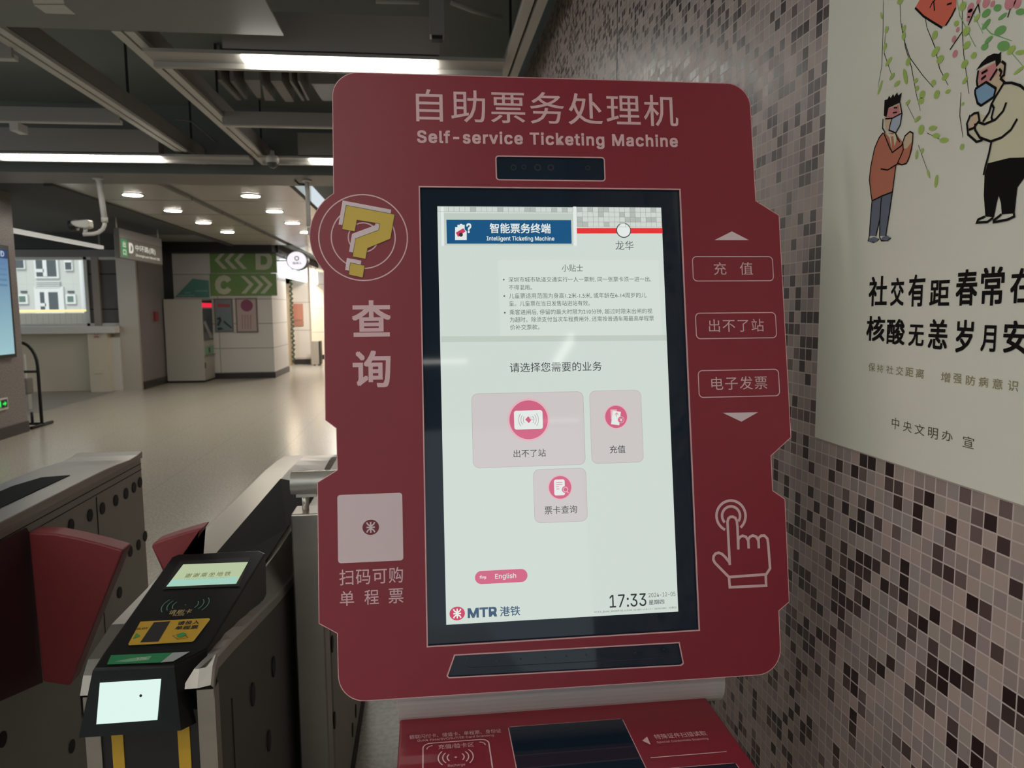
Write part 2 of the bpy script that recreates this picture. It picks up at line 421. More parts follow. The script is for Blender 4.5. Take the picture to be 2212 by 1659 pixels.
b = MB(); b.box(-9.2, -4.15, 9.1, 15.6, 3.06, 3.2, VOID); b.box(-1.55, 0.95, 9.1, 30, 3.30, 3.40, CEIL_BLACK)
b.box(-4.15, -3.02, 17.2, 30, 3.06, 3.2, CEIL_BLACK); b.box(-6.1, -4.15, 15.6, 18, 3.06, 3.2, CEIL_BLACK)
b.box(-3.02, -2.88, 17.2, 30, 3.0, 3.2, CEIL_BLACK); struct(b, 'ceiling')
b = MB(); b.box(-6.0, -3.35, 17.15, 17.6, 2.84, 3.06, BLACK_MATT); b.box(-3.5, -3.3, 17.6, 28, 2.86, 3.06, BLACK_MATT)
b.box(-4.25, -4.15, 9.1, 17.15, 2.97, 3.06, VOID); struct(b, 'trim_3')
# far wall with the exit panels
WB = panel_joints('white_wall_sheets', (0.63, 0.615, 0.58), 1.20, 0.56, 0.3, 'X', -3.48, 0.13)
b = MB(); b.box(-5.62, -3.48, 17.6, 19.4, 0.13, 2.84, WB); struct(b, 'wall_back')
b = MB(); b.box(-5.62, -3.46, 17.58, 19.4, 0, 0.13, BASE_DARK); struct(b, 'baseboard_back')
# stainless and granite pier on the left
b = MB(); b.box(-5.98, -5.62, 15.42, 15.5, 0, 3.06, mat('satin_column_sheet', (0.50, 0.45, 0.38), 0.35, 0.35)); struct(b, 'trim_4')
b = MB(); b.box(-5.98, -5.60, 15.5, 16.9, 0.16, 3.06, GRANITE_C); b.box(-5.99, -5.59, 15.49, 16.91, 0, 0.16, BASE_DARK)
b.box(-5.98, -5.62, 16.9, 17.6, 0, 3.06, BLACK_MATT); struct(b, 'wall_pier')
# wall under and above the window
wz0, wz1, wx0, wx1 = 1.28, 2.62, -9.0, -5.98
b = MB(); b.box(-9.2, wx1, 15.5, 15.7, 0, wz0, CREAM); b.box(-9.2, wx1, 15.5, 15.7, wz1 + 0.14, 3.2, VOID); b.box(-9.2, wx1, 15.48, 15.7, wz1, wz1 + 0.14, GREY_PAINT); b.box(-9.2, wx0, 15.5, 15.7, wz0, wz1, CREAM)
q0, q1 = fy(190, 760, 15.2), fy(232, 760, 15.2)
b.box(q0.x, q1.x, 15.22, 15.5, 0, 1.14, CREAM)
b.box(-5.96 - 0.22, -5.98, 15.36, 15.5, 0, 1.05, WHITE_PAINT)
struct(b, 'wall_window')
b = MB(); b.box(-9.0, -5.98, 15.15, 15.5, 1.14, wz0, WHITE_PAINT, 0.01); struct(b, 'trim_5')
b = MB(); b.box(-9.2, -9.05, -12, 15.7, 0, 1.1, CREAM); struct(b, 'wall_left')  # unseen wall, kept low to let daylight in under the ceiling
# window: frame, blind panels, pane
fr = MB()
fr.box(-9.0, wx1, 15.52, 15.62, wz1 - 0.05, wz1, WHITE_METAL); fr.box(-9.0, wx1, 15.52, 15.62, wz0, wz0 + 0.05, WHITE_METAL)
xr = fy(188, 620, 15.55).x
fr.box(xr - 0.03, xr + 0.03, 15.52, 15.62, wz0, wz1, WHITE_METAL)
wf = fr.build('window_1', kind='structure')
b = MB(); BLIND = mat('window_blind_panel', (0.115, 0.105, 0.10), 0.5)
b.box(xr + 0.03, wx1, 15.56, 15.60, wz0 + 0.05, wz1 - 0.05, BLIND)
for yy in (592, 668):
    z = fy(240, yy, 15.56).z; b.box(xr + 0.03, wx1, 15.553, 15.56, z - 0.012, z + 0.012, BLACK_MATT)
m0, m1 = fy(201, 640, 15.5).x, fy(216, 640, 15.5).x
b.box(m0, m1, 15.49, 15.56, wz0, wz1, mat('mullion_bronze', (0.30, 0.25, 0.21), 0.4))
b.build('blind_panel', wf)
def pane_mat():
    m = bpy.data.materials.new('clear_pane'); m.use_nodes = True; N, L = m.node_tree.nodes, m.node_tree.links
    N.remove(N['Principled BSDF']); t = N.new('ShaderNodeBsdfTransparent'); g = N.new('ShaderNodeBsdfGlossy'); x = N.new('ShaderNodeMixShader')
    g.inputs['Roughness'].default_value = 0.02; x.inputs[0].default_value = 0.05
    L.new(t.outputs[0], x.inputs[1]); L.new(g.outputs[0], x.inputs[2]); L.new(x.outputs[0], N['Material Output'].inputs[0]); return m
b = MB(); b.box(-9.0, xr - 0.03, 15.56, 15.566, wz0 + 0.05, wz1 - 0.05, pane_mat()); b.build('pane', wf)
# granite pillar at the left edge of the view, carrying the screen
PX = -5.20
b = MB(); b.box(-6.4, PX, 8.2, 10.28, 0.14, 3.06, GRANITE_C); b.box(-6.41, PX + 0.012, 8.19, 10.29, 0, 0.14, BASE_DARK); struct(b, 'wall_pillar')
# shop passage at the back
SHOPW = panel_joints('shop_wall_sheets', (0.66, 0.62, 0.56), 2.4, 0.75, 0.3, 'X', -3.0, 0.1)
b = MB(); b.box(-3.7, 0.95, 24.0, 24.2, 0.14, 3.30, SHOPW); b.box(-3.7, 0.95, 23.98, 24.2, 0, 0.14, BASE_DARK); struct(b, 'wall_shop')
b = MB(); p0, p1 = fy(635, 780, 21.9), fy(671, 780, 21.9)
SHOP_PILLAR = panel_joints('shop_pillar_sheets', (0.72, 0.66, 0.58), 2.4, 0.80, 0.35, 'X', -5, 0.17)
b.box(p0.x, p1.x, 21.9, 22.3, 0.15, 3.06, SHOP_PILLAR); b.box(p0.x, p1.x, 21.88, 22.3, 0, 0.15, BASE_DARK); struct(b, 'wall_shop_pillar')
b = MB(); b.box(-6.2, p0.x - 0.0, 24.6, 24.8, 0, 3.06, mat('shop_back_wall', (0.72, 0.62, 0.48), 0.5)); struct(b, 'wall_shop_back')
dj = MB(); d0, d1 = fy(620, 700, 21.7).x, fy(629, 700, 21.7).x
DOORM = mat('shop_door_frame', (0.55, 0.43, 0.30), 0.35, 0.3)
dj.box(d0, d1, 21.7, 21.85, 0, 2.48, DOORM); dj.box(d0 - 1.0, d1, 21.7, 21.85, 2.30, 2.48, DOORM); struct(dj, 'door_1')
# ------------------------------------------------------------------ sun for the street outside
sun = bpy.data.lights.new('street_daylight', 'SUN'); sun.energy = 2.1; sun.angle = math.radians(30); sun.color = (1.0, 0.97, 0.9)
so = bpy.data.objects.new('street_daylight', sun); so.rotation_euler = (math.radians(52), 0, math.radians(-8)); C.objects.link(so)
# inside of the shop; the passage light is added to brighten the far end
for nm, loc, e, col in (('shop_ceiling_lamp', (-3.9, 23.4, 2.9), 150, (1.0, 0.80, 0.55)), ('passage_fill_light', (-2.2, 20.0, 2.95), 130, (1.0, 0.93, 0.85))):
    l = bpy.data.lights.new(nm, 'AREA'); l.energy = e; l.size = 0.7; l.color = col
    o = bpy.data.objects.new(nm, l); o.location = loc; C.objects.link(o)

# ================================================================== THE TICKET MACHINE
TILT = math.radians(9.71)
PO = Vector((0.22357705, 1.24782919, 1.37749476))
pa, pb = Vector((1, 0, 0)), Vector((0, math.sin(TILT), math.cos(TILT)))
pn = pa.cross(pb)
FP = Plane(PO + pn * 0.005, pa, pb)          # face of the red plate
SP = Plane(PO, pa, pb)                       # face of the display glass
tm = thing('ticket_machine', 'tall red self-service ticketing machine with a lit touch screen by the mosaic wall', 'ticket machine', (0.2236, 1.25, 0))
def tess_plate(outer, holes, plane, thick, m, medge):
    from mathutils.geometry import tessellate_polygon
    loops = [outer] + holes; flat = [q for l in loops for q in l]
    tris = tessellate_polygon([[Vector((q[0], q[1], 0)) for q in l] for l in loops])
    b = MB(); f = [b.bm.verts.new(plane.at(*q, 0)) for q in flat]; k = [b.bm.verts.new(plane.at(*q, -thick)) for q in flat]
    i, j = b.mi(m), b.mi(medge)
    for t in tris:
        for vv in ([f[x] for x in t], [k[x] for x in reversed(t)]):
            try: g = b.bm.faces.new(vv); g.material_index = i
            except ValueError: pass
    off = 0
    for l in loops:
        n = len(l)
        for a in range(n):
            c = (a + 1) % n
            g = b.bm.faces.new([f[off + a], f[off + c], k[off + c], k[off + a]]); g.material_index = j
        off += n
    bmesh.ops.recalc_face_normals(b.bm, faces=b.bm.faces[:])
    return b
def carc(cu, cv, r, a0, a1, n=9): return [(cu + r * math.cos(math.radians(a0 + (a1 - a0) * k / n)), cv + r * math.sin(math.radians(a0 + (a1 - a0) * k / n))) for k in range(n + 1)]
R = 0.043
outer = carc(0.3735 - R, 0.5850 - R, R, 0, 90)[::1]
outer = list(reversed(carc(0.3735 - R, 0.5850 - R, R, 0, 90)))           # top right, clockwise
outer += [(0.3745, 0.367), (0.4171, 0.3405), (0.4176, -0.0610), (0.3787, -0.0925), (0.3785, -0.1540), (0.4004, -0.1695), (0.3985, -0.3475), (0.3785, -0.3620)]
outer += list(reversed(carc(0.3779 - R, -0.4685 + R, R, -90, 0)))
outer += list(reversed(carc(-0.3755 + R, -0.4670 + R, R, 180, 270)))
outer += [(-0.3762, -0.3570), (-0.4052, -0.3395), (-0.4052, -0.1120), (-0.3730, -0.0925), (-0.3738, -0.0235), (-0.3914, -0.0097), (-0.3914, 0.2413)]
outer += list(reversed(carc(-0.3262, 0.2999, 0.0876, 122.7, 222.0, 18)))
outer += list(reversed(carc(-0.3735 + R, 0.5860 - R, R, 90, 180)))
def rrp(u0, u1, v0, v1, r):
    o = []
    for (a, c, s) in ((u1 - r, v1 - r, 0), (u0 + r, v1 - r, 90), (u0 + r, v0 + r, 180), (u1 - r, v0 + r, 270)): o += carc(a, c, r, s, s + 90, 4)
    return o
h_scr = [(-0.2310, -0.3865), (0.2335, -0.3865), (0.2335, 0.3866), (-0.2290, 0.3866)]
s0, s1 = FP.uv((1071, 337)), FP.uv((1307, 391))
h_sen = rrp(s0[0], s1[0], s1[1], s0[1], 0.005)
h_bar = [FP.uv(q) for q in ((982, 1415), (1467, 1388), (1476, 1433), (1471, 1437), (970, 1464), (966, 1460))]
fascia = tess_plate(outer, [h_scr, h_sen, h_bar], FP, 0.008, RED, EDGE).build('fascia', tm)
def rim(name, uvs, parent, w=0.0022):
    p = Print(FP, 0.0002); p.stroke_uv(uvs, w, EDGE, closed=True); return p.build(name, parent)
rim('cutout_rim', h_scr, fascia); rim('cutout_rim', h_sen, fascia); rim('cutout_rim', h_bar, fascia)
rim('plate_rim', [(q[0] * 0.9985, q[1] * 0.9985) for q in outer], fascia, 0.0012)
# lettering
c2 = crop(2.127, 680, 150)
p = Print(FP); p.text('自助票务处理机', (898.6, 229.5), (1464, 238), 70, INK, 0.004, 1.09); p.build('title_lettering', fascia)
p = Print(FP); p.text('Self-service Ticketing Machine', (901, 300), (1464, 306.5), 35, INK, 0.022, 1.1); p.build('subtitle_lettering', fascia)
p = Print(FP); p.text('查', (760, 688), (844.5, 688), 79, INK, 0.020); p.text('询', (762, 797), (844, 797), 80, INK, 0.020); p.build('side_lettering', fascia)
# question mark emblem
c3 = crop(6.381, 660, 380)
p = Print(FP); qc = (785, 513)
p.ring(qc, 0.0738, 0.0021, INK); p.ring(qc, 0.0532, 0.0021, INK); p.ring(qc, 0.0250, 0.0021, INK); p.up()
qm = [(560, 408), (1230, 535), (1172, 870), (857, 1000), (828, 1148), (648, 1115), (690, 868), (1008, 750), (1022, 662), (710, 612), (680, 770), (503, 738)]
dot = [(618, 1200), (818, 1238), (790, 1405), (596, 1365)]
for poly in (qm, dot): p.px([c3(x - 48, y - 68) for x, y in poly], PLATE)
p.up()
for poly in (qm, dot):
    p.px([c3(x, y) for x, y in poly], YELLOW_INK)
p.up()
for poly in (qm, dot): p.stroke([c3(x, y) for x, y in poly], 0.0008, DARKLINE, True)
p.build('question_emblem', fascia)
# right-hand captions
c4 = crop(3.771, 1460, 480)
for tl, br, words in (((133, 281), (795, 477), [('充', (308, 378), (410, 378), 104), ('值', (520, 378), (625, 378), 104)]),
                      ((158, 742), (820, 941), [('出不了站', (268, 843), (715, 839), 104)]),
                      ((180, 1210), (845, 1413), [('电子发票', (288, 1316), (742, 1304), 108)])):
    p = Print(FP); p.rline(c4(*tl), c4(*br), 0.0075, 0.0016, INK)
    for w, l, r, h in words: p.text(w, c4(*l), c4(*r), h / 3.771, INK, 0.0, 1.12 if len(w) > 1 else 1.0)
    p.build('service_caption', fascia)
for tri in (((313, 147), (595, 147), (455, 75)), ((382, 1553), (533, 1625), (668, 1548))):
    p = Print(FP); p.px([c4(*q) for q in tri], PLATE); p.build('pointer_arrow', fascia)
# touch-here hand
c5 = crop(2.185, 1200, 900)
p = Print(FP); W5 = 0.0046
p.arc(c5(828, 468), 0.0264, W5, -52, 243, INK, 40); p.arc(c5(828, 468), 0.0163, W5, -38, 222, INK, 36)
hand = [(822, 690), (800, 662), (785, 648), (770, 642), (755, 646), (746, 658), (744, 674), (752, 690), (818, 757), (994, 744), (1012, 716), (1003, 600), (999, 575), (985, 561), (970, 562), (957, 574), (959, 621)]
p.stroke([c5(*q) for q in hand], W5, INK)
p.stroke([c5(*q) for q in ((959, 621), (957, 585), (946, 566), (930, 561), (916, 568), (909, 580), (911, 622))], W5, INK)
p.stroke([c5(*q) for q in ((911, 622), (909, 585), (898, 567), (882, 562), (870, 568), (862, 580), (862, 627))], W5, INK)
p.stroke([c5(*q) for q in ((862, 627), (858, 520), (855, 492), (848, 478), (836, 472), (824, 473), (815, 481), (811, 496), (822, 700))], W5, INK)
p.stroke([c5(*q) for q in ((818, 757), (822, 805), (993, 797), (991, 744))], W5, INK)
p.build('touch_here_icon', fascia)
# white code plate: only its plate and round badge are kept
c6 = crop(2.185, 660, 900)
def roundel(p, c, rx, ry, body, mark):
    p.disc(c, rx, body, ry=ry); p.up(); u, v = p.p.uv(c); w = rx * 0.17
    p.stroke_uv([(u, v + ry * .72), (u, v - ry * .72)], w, mark)
    p.stroke_uv([(u - rx * .50, v), (u + rx * .50, v)], w, mark)
    for s in (1, -1):
        p.stroke_uv([(u - rx * .48, v + s * ry * .66), (u - rx * .36, v + s * ry * .40), (u, v + s * ry * .12), (u + rx * .36, v + s * ry * .40), (u + rx * .48, v + s * ry * .66)], w, mark)
p = Print(FP); p.rrect(c6(150, 370), c6(462, 678), 0.005, PLATE); p.up()
roundel(p, c6(308, 522), 0.0135, 0.0125, mat('badge_maroon', (0.20, 0.025, 0.04), 0.4), PLATE); p.build('code_plate', fascia)
p = Print(FP); p.text('扫码可购', c6(160, 757), c6(460, 748), 75 / 2.185, INK, 0.004, 1.08)
for w, a, c, y in (('单', 162, 229, 858), ('程', 278, 346, 852), ('票', 392, 462, 846)): p.text(w, c6(a, y), c6(c, y - 1), 70 / 2.185, INK, 0.004)
p.build('code_caption', fascia)
# display
b = MB(); b.prism([SP.at(u, v, -0.012) for u, v in h_scr], pn * 0.012, GLASS_BLACK); b.build('display_glass', tm)
def scr(name, r, g, bl, k=1.0):
    return mat('screen_' + name, (0.0, 0.0, 0.0), 0.05, emit=rgb(r, g, bl), strength=k, spec=0.5)
S_BASE = scr('white', 205, 216, 208); S_TXT = scr('text', 48, 52, 52); S_TXT2 = scr('grey_text', 92, 98, 96); S_BLUE = scr('blue', 26, 84, 128)
S_RED = scr('route_red', 226, 52, 52); S_PINK = scr('pink', 205, 98, 128); S_BTN = scr('button', 202, 196, 195); S_LIGHT = scr('bright', 226, 232, 227)
S_BTNL = scr('button_line', 170, 158, 158); S_GREY = scr('tile_grey', 176, 184, 177); S_TILE = scr('tile_white', 206, 212, 206); S_LINE = scr('tile_line', 120, 128, 122)
S_SHADE = scr('shade', 190, 201, 192); S_CARD = scr('tip_card', 211, 220, 212); S_HALO = scr('halo', 226, 176, 186); S_DARK = scr('ring_dark', 60, 66, 64)
S_NAVY = scr('navy', 58, 84, 112); S_LOGO = scr('logo_red', 198, 62, 96)
p = Print(SP, 0.0004); Wd, Hd = 0.398, 0.708
p.puv([(-Wd / 2, -Hd / 2), (Wd / 2, -Hd / 2), (Wd / 2, Hd / 2), (-Wd / 2, Hd / 2)], S_BASE)
disp = p.build('display_screen', tm, label='lit pale display of the machine')
k4 = crop(4.254, 930, 430); k5 = crop(3.95, 940, 1200); k7 = crop(5.027, 880, 720); k8 = crop(5.267, 1000, 840)
B0 = 0.0007
random.seed(5)
p = Print(SP, B0)
for (xa, xb, ya, yb, cols, rows) in ((62, 1306, 72, 125, 25, 1), (1342, 2122, 76, 262, 16, 4)):
    (u0, v1), (u1, v0) = SP.uv(k4(xa, ya)), SP.uv(k4(xb, yb)); du, dv = (u1 - u0) / cols, (v1 - v0) / rows
    p.puv([(u0, v0), (u1, v0), (u1, v1), (u0, v1)], S_TILE)
    for i in range(cols):
        for j in range(rows):
            if random.random() < 0.22:
                p.h += 0.0002; p.puv([(u0 + i * du, v0 + j * dv), (u0 + (i + 1) * du, v0 + j * dv), (u0 + (i + 1) * du, v0 + (j + 1) * dv), (u0 + i * du, v0 + (j + 1) * dv)], S_GREY); p.h -= 0.0002
    p.h += 0.0004
    for i in range(cols + 1): p.stroke_uv([(u0 + i * du, v0), (u0 + i * du, v1)], 0.0004, S_LINE)
    for j in range(rows + 1): p.stroke_uv([(u0, v0 + j * dv), (u1, v0 + j * dv)], 0.0004, S_LINE)
    p.h -= 0.0004
p.build('tile_pattern', disp)
p = Print(SP, B0 + 0.0007)
p.px([k4(*q) for q in ((122, 132), (1308, 134), (1312, 428), (128, 428))], S_SHADE)
for xa, xb in ((95, 120), (1308, 1338)): p.px([k4(*q) for q in ((xa, 72), (xb, 72), (xb + 6, 430), (xa + 6, 430))], S_LIGHT)
p.up(); p.px([k4(*q) for q in ((145, 193), (1290, 196), (1295, 412), (150, 412))], S_BLUE); p.up()
p.text('智能票务终端', k4(543, 272), k4(1102, 272), 92 / 4.254, S_LIGHT, 0.016)
p.text('Intelligent Ticketing Machine', k4(515, 371), k4(1136, 369), 50 / 4.254, S_LIGHT, 0.012)
p.px([k4(*q) for q in ((225, 380), (332, 380), (332, 300), (318, 285), (225, 300))], S_LIGHT)
for x, y in ((237, 262), (258, 240), (280, 232), (302, 240)): p.stroke([k4(x, 305), k4(x, y)], 0.0042, S_LIGHT)
p.up(); p.px([k4(*q) for q in ((232, 312), (300, 272), (322, 300), (252, 352))], S_LOGO); p.up(); p.disc(k4(278, 332), 0.0035, S_TXT)
p.text('?', k4(328, 272), k4(374, 272), 90 / 4.254, S_LIGHT, 0.02); p.build('header_banner', disp)
p = Print(SP, B0 + 0.0007); p.px([k4(*q) for q in ((1342, 268), (2128, 268), (2131, 318), (1344, 319))], S_RED); p.up()
p.disc(k4(1772, 290), 0.0134, S_DARK); p.up(); p.disc(k4(1772, 290), 0.0118, S_LIGHT); p.text('龙华', k4(1697, 430), k4(1862, 428), 85 / 4.254, S_TXT2); p.build('route_marker', disp)
p = Print(SP, B0); p.rrect(k4(620, 562), k4(2122, 1250), 0.004, S_CARD); p.px([k4(*q) for q in ((98, 1262), (2168, 1250), (2170, 1302), (98, 1316))], S_SHADE); p.build('tip_card', disp)
p = Print(SP, B0 + 0.0005)
for s, l, r, h in (('小贴士', (1205, 636), (1400, 634), 66), ('深圳市城市轨道交通实行一人一票制, 同一张票卡须一进一出,', (715, 743), (2022, 736), 50), ('不得混用。', (718, 814), (930, 812), 46),
                   ('儿童票适用范围为身高1.2米-1.5米, 或年龄在6-14周岁的儿', (720, 892), (1980, 885), 50), ('童。儿童票在当日发售站进站有效。', (722, 962), (1462, 957), 48),
                   ('乘客进闸后, 停留的最大时限为210分钟, 超过时限未出闸的视', (725, 1042), (2035, 1030), 50), ('为超时。除须支付当次车程费用外, 还需按普通车厢最高单程票', (728, 1112), (2050, 1096), 50), ('价补交票款。', (730, 1180), (1000, 1177), 48)):
    p.text(s, k4(*l), k4(*r), h / 4.254, S_TXT2)
for q in ((672, 742), (677, 893), (682, 1046)): p.disc(k4(*q), 0.0015, S_TXT2)
p.build('tip_lettering', disp)
p = Print(SP, B0); p.text('请选择您需要的业务', k7(1112, 372), k7(2110, 358), 104 / 5.027, S_TXT); p.build('prompt_lettering', disp)
def button(tl, br, cap, cl, cr, h):
    p = Print(SP, B0); p.rrect(k8(*tl), k8(*br), 0.0105, S_BTN); p.up(); p.rline(k8(*tl), k8(*br), 0.0105, 0.0005, S_BTNL); p.text(cap, k8(*cl), k8(*cr), h / 5.267, S_TXT); p.up(); return p
p = button((97, 57), (1393, 859), '出不了站', (575, 734), (942, 729), 88)
cc = k8(747, 352); p.disc(cc, 0.0365, S_HALO); p.up(); p.disc(cc, 0.0332, S_PINK); p.up(); p.rrect(k8(578, 250), k8(909, 455), 0.004, S_LIGHT); p.up()
c_uv = SP.uv(k8(745, 352))
for r_ in (0.0092, 0.0132, 0.0172):
    for s in (0, 180): p.arc(None, r_, 0.0009, s - 38, s + 38, S_BTNL, 10, uv=c_uv)
p.px([k8(*q) for q in ((706, 350), (740, 312), (782, 348), (748, 390))], S_PINK); p.up()
p.px([k8(*q) for q in ((752, 330), (790, 318), (808, 350), (770, 352))], S_LIGHT); p.stroke([k8(755, 338), k8(800, 352)], 0.0006, S_PINK); p.stroke([k8(758, 322), k8(790, 318), k8(812, 352)], 0.0006, S_BTNL)
p.build('service_button', disp)
p = button((1437, 26), (2053, 832), '充值', (1668, 690), (1846, 686), 90)
cc = k8(1740, 318); p.disc(cc, 0.0212, S_HALO); p.up(); p.disc(cc, 0.0193, S_PINK); p.up()
p.px([k8(*q) for q in ((1675, 235), (1748, 235), (1735, 350), (1682, 345))], S_HALO); p.up()
p.px([k8(*q) for q in ((1702, 248), (1793, 262), (1775, 415), (1682, 402))], S_LIGHT); p.up()
p.stroke([k8(1742, 318), k8(1748, 272)], 0.0008, S_PINK); p.stroke([k8(1726, 296), k8(1748, 272), k8(1764, 298)], 0.0008, S_PINK)
p.disc(k8(1794, 352), 0.0060, S_HALO); p.up(); p.disc(k8(1794, 352), 0.0050, S_PINK); p.up(); p.text('¥', k8(1777, 352), k8(1812, 352), 40 / 5.267, S_LIGHT); p.build('service_button', disp)
p = button((798, 919), (1417, 1502), '票卡查询', (928, 1379), (1297, 1370), 92)
cc = k8(1104, 1120); p.disc(cc, 0.0212, S_HALO); p.up(); p.disc(cc, 0.0193, S_PINK); p.up(); p.rrect(k8(1033, 1033), k8(1160, 1208), 0.003, S_LIGHT); p.up()
for a, c, y in ((1058, 1128, 1066), (1058, 1128, 1090), (1058, 1090, 1114), (1062, 1094, 1139)): p.stroke([k8(a, y), k8(c, y - 1)], 0.0010, S_PINK)
p.disc(k8(1163, 1144), 0.0060, S_PINK); p.up(); p.ring(k8(1163, 1144), 0.0040, 0.0014, S_HALO, 24); p.stroke([k8(1182, 1165), k8(1198, 1185)], 0.0016, S_HALO); p.build('service_button', disp)
p = Print(SP, B0); a_, b_ = SP.uv(k5(395, 187)), SP.uv(k5(733, 170)); vv = (a_[1] + b_[1]) / 2; rr_ = 0.0109
p.puv(carc(b_[0], vv, rr_, -90, 90, 12) + carc(a_[0], vv, rr_, 90, 270, 12), S_PINK); p.up()
p.text('English', k5(512, 181), k5(690, 176), 54 / 3.95, S_LIGHT, 0.004)
p.stroke([k5(435, 180), k5(380, 182)], 0.0009, S_LIGHT); p.stroke([k5(380, 182), k5(396, 168)], 0.0009, S_LIGHT); p.stroke([k5(380, 191), k5(435, 189)], 0.0009, S_LIGHT); p.stroke([k5(435, 189), k5(420, 203)], 0.0009, S_LIGHT); p.build('language_button', disp)
p = Print(SP, B0); roundel(p, k5(188, 494), 0.0128, 0.0112, S_LOGO, S_LIGHT)
p.text('MTR', k5(277, 488), k5(528, 480), 84 / 3.95, S_NAVY, 0.03); p.text('港铁', k5(552, 477), k5(725, 468), 84 / 3.95, S_NAVY, 0.008); p.build('operator_logo', disp)
p = Print(SP, B0); p.text('17:33', k5(1487, 388), k5(1800, 378), 110 / 3.95, S_TXT, 0.004); p.text('2024-12-05', k5(1820, 337), k5(2048, 327), 36 / 3.95, S_TXT2); p.text('星期四', k5(1822, 399), k5(1953, 393), 40 / 3.95, S_TXT2, 0.01)
p.text('V1.0.3_[build_20240910] v2.0.04_231001 v1.0.1.11  262012401  付费区', k5(1355, 480), k5(2060, 446), 20 / 3.95, S_TXT2); p.build('clock_lettering', disp)
# camera and sensor window, scanner bar
b = MB(); b.prism([SP.at(u, v, -0.008) for u, v in h_sen], pn * 0.010, GLASS_BLACK); sw = b.build('sensor_window', tm)
LENS = mat('sensor_lens', (0.045, 0.045, 0.05), 0.2)
p = Print(SP, 0.0024)
for x, y, r_ in ((1109, 363, .0055), (1131, 362, .0045), (1161, 363, .0062), (1189, 363, .0058), (1269, 364, .0045)):
    p.ring((x, y), r_ * .8, r_ * .45, LENS, 24); p.build('sensor_lens', sw); p = Print(SP, 0.0024)
b = MB(); b.prism([SP.at(u, v, -0.006) for u, v in h_bar], pn * 0.008, GLASS_BLACK); sb = b.build('scanner_strip', tm)
p = Print(SP, 0.0024); GROOVE = mat('strip_groove', (0.05, 0.055, 0.055), 0.4)
p.stroke([k5(*q) for q in ((280, 862), (262, 885), (260, 920), (275, 945), (310, 956), (1950, 868))], 0.0007, GROOVE)
for q in ((520, 897), (730, 883), (938, 870), (1120, 858), (1290, 848), (1700, 822), (1940, 792)): p.disc(k5(*q), 0.0010, GROOVE, 12)
p.build('strip_marks', sb)
# rounded white neck under the plate
WHITE_SHELL = mat('white_shell', (0.60, 0.565, 0.54), 0.28)
b = MB(); n = 18; xl, xr2 = -0.058, 0.512
prof = [(1.243 - 0.050 * math.cos(math.radians(a)), 0.888 + 0.050 * math.sin(math.radians(a))) for a in [(-95 + 175 * k / n) for k in range(n + 1)]]
prof = [(1.46, 0.838)] + prof + [(1.46, 0.940)]
b.prism([(xl, y, z) for y, z in prof], (xr2 - xl, 0, 0), WHITE_SHELL)
neck = b.build('neck_shell', tm)
b = MB(); b.prism([(0.0, 1.205, 0.95), (0.0, 1.360, 1.86), (0.0, 1.50, 1.86), (0.0, 1.50, 0.95)], (0.452, 0, 0), WHITE_SHELL); b.build('rear_housing', tm)
b = MB(); b.box(-0.040, 0.470, 0.92, 1.45, 0.0, 0.835, WHITE_SHELL, 0.01); b.build('pedestal', tm)
# card deck
b = MB(); b.box(-0.0560, 0.482, 0.86, 1.30, 0.835, 0.860, RED, 0.004); deck = b.build('card_deck', tm)
DK = Plane((0.2, 1.1, 0.860), (1, 0, 0), (0, 1, 0))
d1 = crop(5.027, 880, 1530); d2 = crop(6.144, 1320, 1540)
a_, c_ = DK.uv((1098.8, 1571)), DK.uv((1344, 1555.5)); v1 = (a_[1] + c_[1]) / 2
b = MB(); b.box(DK.O.x + a_[0], DK.O.x + c_[0], 0.885, DK.O.y + v1, 0.855, 0.8612, GLASS_BLACK); wdo = b.build('reader_window', tm)
p = Print(DK, 0.0008); u0, u1, v0 = a_[0], c_[0], 0.885 - 1.1; p.rline((u0, v1), (u1, v0), 0.004, 0.0032, EDGE, uv=True); p.build('window_rim', wdo)
p = Print(DK, 0.0005); p.text('银联闪付卡、储值卡、单程票、身份证', d1(22, 312), d1(1018, 250), 44 / 5.027, INK); p.text('Quick Pass/SVC/SJT/ID Card Scanning', d1(108, 352), d1(940, 302), 30 / 5.027, INK); p.build('deck_lettering', deck)
p = Print(DK, 0.0005); a_, c_ = DK.uv(d1(170, 385)), DK.uv(d1(880, 348)); vt = (a_[1] + c_[1]) / 2 + 0.001
p.rline((a_[0], vt), (c_[0], vt - 0.115), 0.012, 0.0022, INK, uv=True)
for uc, a0 in ((a_[0] + 0.015, 90), (c_[0] - 0.015, 0)): p.arc(None, 0.009, 0.0018, a0, a0 + 90, INK, 8, uv=(uc, vt - 0.016))
p.text('充值/验卡区', d1(335, 418), d1(722, 402), 50 / 5.027, INK); uvc = DK.uv(d1(525, 535)); p.disc(d1(525, 535), 0.002, INK, 12)
for r_ in (0.013, 0.020, 0.027):
    for s in (0, 180): p.arc(None, r_, 0.0020, s - 40, s + 40, INK, 10, uv=uvc)
p.text('Recharge', d1(440, 628), d1(628, 622), 34 / 5.027, INK); p.build('tap_card_area', deck)
p = Print(DK, 0.0005); p.px([d2(*q) for q in ((412, 372), (478, 318), (525, 425))], INK); p.text('特殊证件扫描读取', d2(572, 318), d2(1265, 276), 66 / 6.144, INK); p.text('Special Credentials Scanning', d2(607, 392), d2(1292, 352), 34 / 6.144, INK)
p.stroke([d2(525, 600), d2(1535, 518)], 0.0018, INK); p.build('deck_lettering', deck)
a_, c_ = DK.uv((1432, 1662)), DK.uv((1588, 1650))
